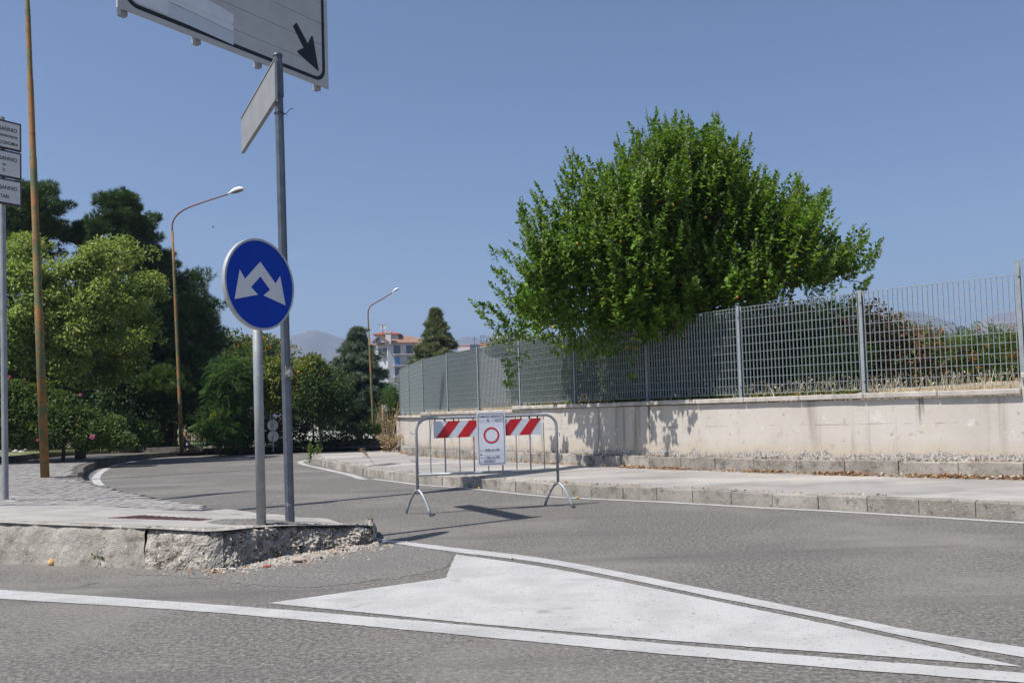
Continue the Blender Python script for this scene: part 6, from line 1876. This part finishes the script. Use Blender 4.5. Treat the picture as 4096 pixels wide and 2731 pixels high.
def along2():
    s_ = random.uniform(s_at_px(LP, 1650), len(LP) - 2); i_ = int(s_); q = LP[i_].lerp(LP[i_ + 1], s_ - i_); t_ = (LP[i_ + 1] - LP[i_]).normalized(); nn = Vector((-t_.y, t_.x, 0)); e_ = random.uniform(.07, .13)
    return (q.x + nn.x * e_, q.y + nn.y * e_, g(q.y) + .345 + .02 * random.random())
leaf_litter('dead_leaf_trail', 'thin trail of dead leaves and moss on top of the ledge', along2, 900, .035)
def along3():
    s_ = random.uniform(0, len(KP) - 14); i_ = int(s_); q = KP[i_].lerp(KP[i_ + 1], s_ - i_); t_ = (KP[i_ + 1] - KP[i_]); t_.z = 0; t_.normalize(); nn = Vector((-t_.y, t_.x, 0)); e_ = .2 + abs(random.gauss(0, .05))
    return (q.x + nn.x * e_, q.y + nn.y * e_, g(q.y) + .150)
leaf_litter('kerb_litter', 'few dry leaves and moss behind the right kerb stones', along3, 420, .035)
def drybed():
    px = random.gauss(880, 70) if random.random() < .5 else random.gauss(1330, 110); py = np.interp(px, [q[0] for q in foot_px], [q[1] for q in foot_px]) + abs(random.gauss(4, 8)); q = P(px, py, .012); return (q.x, q.y, q.z)
leaf_litter('straw_litter', 'dry straw and leaf crumbs under the broken island kerb', drybed, 90, .03)
# ------------------------------------------------------------------ weeds
def weed(label, base, h, n_stem, spread, m='dry_plant', leaf=.03, nl=14, lean=(0, 0), thick=.003, name='dry_weed', cat='weed', bushy=.35):
    o = tag(empty(name, base), label, cat)
    mb = MB(); ps, ds = [], []
    for k in range(n_stem):
        a_ = random.uniform(0, 6.283); l_ = h * random.uniform(.65, 1.0)
        e_ = Vector(base) + Vector((math.cos(a_) * spread * l_ + lean[0] * l_, math.sin(a_) * spread * l_ + lean[1] * l_, l_))
        mid = Vector(base).lerp(e_, .5) + Vector((random.gauss(0, .02), random.gauss(0, .02), l_ * .06))
        mb.tube([Vector(base), mid, e_], [thick, thick * .8, thick * .4], 4)
        for j in range(nl):
            t_ = random.uniform(bushy, 1); q = (Vector(base).lerp(mid, t_ * 2) if t_ < .5 else mid.lerp(e_, t_ * 2 - 1))
            d_ = rsph(1)[0]; ps.append(np.array(q)); ds.append(d_ + np.array([0, 0, .5]))
            if random.random() < .4:
                b2_ = q + Vector(d_) * leaf * 1.6; mb.tube([q, b2_], [thick * .5, thick * .3], 3, cap=False); ps.append(np.array(b2_)); ds.append(d_)
    mb.build('stems', MA['straw' if m == 'dry_plant' else 'bark_grey'], o)
    ps = np.array(ps); instances('leaves', LEAF_T, LEAF_F, ps, np.array(ds), rsph(len(ps)), leaf * (.5 + rng.random(len(ps))), MA[m], o)
    return o
def wl(px, py): 
    p = P(px, py, .34); return p
weed('tall dry weed stalk standing against the wall beside the bottle', wl(3353, 1828), .42, 2, .03, leaf=.025, nl=22)
weed('shorter dry weed stalk right of the tall stalk', wl(3381, 1824), .30, 2, .03, leaf=.022, nl=16)
weed('thin pair of dry stalks on the ledge right of centre', wl(3508, 1822), .30, 2, .08, leaf=.02, nl=12)
weed('dark dry branching weed under the vertical stain on the wall', wl(3658, 1830), .40, 4, .15, leaf=.035, nl=14)
weed('tall thin weed with small head near the right of wall', wl(3812, 1838), .60, 2, .02, leaf=.02, nl=14)
weed('small dry weed cluster on the ledge near the right edge', wl(3893, 1832), .28, 5, .25, leaf=.022, nl=10)
weed('bushy dry grass weed at the far right end of ledge', wl(4060, 1838), .36, 14, .45, leaf=.03, nl=14)
weed('pale dry branching weed on the ledge left of wall middle', wl(2560, 1786), .34, 7, .35, leaf=.022, nl=12)
weed('dry shrubby weed in front of the wall right of barrier', wl(2250, 1792), .40, 9, .45, leaf=.024, nl=12)
weed('single upright stalk on the ledge beside the barrier', P(2340, 1848, .15), .55, 1, .02, leaf=.02, nl=8)
weed('tiny dry stalk on the ledge in the wall centre', wl(3035, 1806), .28, 2, .04, leaf=.02, nl=8)
weed('leaning dried thistle on the kerb edge left of barrier', P(1500, 1861, .15), .45, 4, .12, leaf=.04, nl=12, lean=(-.85, .25), bushy=.7)
weed('large tuft of tall dry grass at the left wall end', P(1556, 1802, .15), 1.7, 40, .28, leaf=.07, nl=7, thick=.006, bushy=.1)
weed('low straw heap of dry grass in front of wall end', P(1560, 1806, .15), .55, 60, .8, leaf=.10, nl=5, thick=.005, bushy=.1)
weed('upright green weed at the tip of right sidewalk', P(1241, 1849, 0), .56, 3, .10, m='weed_green', leaf=.06, nl=40, name='green_weed', bushy=.2)
weed('small green weed right of the upright weed at sidewalk tip', P(1272, 1822, .15), .36, 2, .06, m='weed_green', leaf=.055, nl=28, name='green_weed', bushy=.2)
weed('low green plant on far pavement beside the sign posts', P(997, 1800, .15), .28, 6, .6, m='weed_green', leaf=.09, nl=12, name='green_weed')
weed('tiny green plant growing at the foot of the worn kerb', P(417, 2263, 0), .10, 6, .5, m='weed_green', leaf=.03, nl=10, name='green_weed')
weed('single yellow flower on a thin stalk at kerb nose', P(1489, 2118, .13), .12, 1, .02, m='weed_green', leaf=.012, nl=4, name='yellow_flower', cat='flower')
FLW = bpy.data.objects['yellow_flower']; c = Vector(FLW.location) + UP * .12
place('flower_head', rock_mesh('flower_head', 3, mat('yellow', (.70, .60, .02), .6), .2, 1), c, (.012, .012, .009), XYZ, FLW)
# dry oats and grass on the bank behind the fence
n_ = 5200
ii = rng.integers(0, len(LP) - 1, n_)
ofp = {}
sp = rng.random(n_) ** 1.3 * 2.4 + .45
Lx = np.array([(p.x, p.y) for p in LP]); Tn = np.gradient(Lx, axis=0); Tn = Tn / np.linalg.norm(Tn, axis=1, keepdims=True); Nx = np.column_stack([-Tn[:, 1], Tn[:, 0]])
xy = Lx[ii] + Nx[ii] * sp[:, None] + rng.normal(size=(n_, 2)) * .1
zz = np.array([1.10 + .08 * min(1, s_) + .12 * max(0, min(1, (s_ - 1) / 2)) + .3 * g(y_) for s_, y_ in zip(sp, xy[:, 1])])
o = instances('dry_grass', BL_T, BL_F, np.column_stack([xy, zz - .02]), rsph(n_) * .45 + np.array([0, 0, 1.]), rsph(n_), .12 + .30 * rng.random(n_) ** 2, MA['oats'], None, None, np.full(n_, .35))
tag(o, 'dry pale grass on the bank behind the fence', 'grass', kind='stuff')
n_ = 900
ii = rng.integers(len(LP) - 26, len(LP) - 4, n_); sp = rng.random(n_) * .9 + .42
xy = Lx[ii] + Nx[ii] * sp[:, None] + rng.normal(size=(n_, 2)) * .06
o = instances('wild_oats', LEAF_T, LEAF_F, np.column_stack([xy, 1.14 + .38 * rng.random(n_) ** 1.6]), rsph(n_) * .6 + np.array([0, 0, -.8]), rsph(n_), .035 + .03 * rng.random(n_), MA['oats'], None, None, np.full(n_, .8))
tag(o, 'pale seed heads of wild oats behind the right fence panel', 'wild oats', kind='stuff')
n_ = 2600
ii = rng.integers(int(s_at_px(LP, 2050)), int(s_at_px(LP, 3400)), n_); sp = rng.random(n_) * .5 + .44
xy = Lx[ii] + Nx[ii] * sp[:, None]
o = instances('bank_weeds', LEAF_T, LEAF_F, np.column_stack([xy, 1.13 + .16 * rng.random(n_) + .3 * np.array([g(y_) for y_ in xy[:, 1]])]), rsph(n_) + np.array([0, 0, .6]), rsph(n_), .05 + .05 * rng.random(n_), MA['leaf_yellow'], None)
tag(o, 'low green and yellow weeds at the fence foot', 'weeds', kind='stuff')
# small bird in the sky
c = PD(853, 909, 60)
BI = tag(empty('bird', c), 'tiny dark bird flying in the sky above the lamp', 'bird')
bmx = bmesh.new(); bmesh.ops.create_icosphere(bmx, subdivisions=2, radius=1); bme = bpy.data.meshes.new('body'); bmx.to_mesh(bme); bmx.free(); bme.materials.append(MA['bird'])
place('body', bme, c, (.09, .03, .03), XYZ, BI)
for s_ in (-1, 1):
    mb = MB(); mb.prism([c + Vector((.04, 0, .01)), c + Vector((-.03, 0, .01)), c + Vector((-.06, s_ * .10, .07)), c + Vector((.0, s_ * .12, .08))], UP, .006); mb.build('wing', MA['bird'], BI)
# ------------------------------------------------------------------ haze
HZ = MB(); HZ.box((0, 2000, 145), (9000, 5200, 310))
ho_ = HZ.build('haze', [])
tag(ho_, kind='stuff')
hm_ = bpy.data.materials.new('haze'); hm_.use_nodes = True
nt = hm_.node_tree; nt.nodes.clear()
vo = nt.nodes.new('ShaderNodeVolumePrincipled'); vo.inputs['Color'].default_value = (.58, .71, 1.0, 1); vo.inputs['Density'].default_value = 3.7e-4; vo.inputs['Anisotropy'].default_value = .2
ou = nt.nodes.new('ShaderNodeOutputMaterial'); nt.links.new(vo.outputs[0], ou.inputs['Volume'])
ho_.data.materials.append(hm_)
for o in list(bpy.data.objects):
    if "_base" in o: del o["_base"]
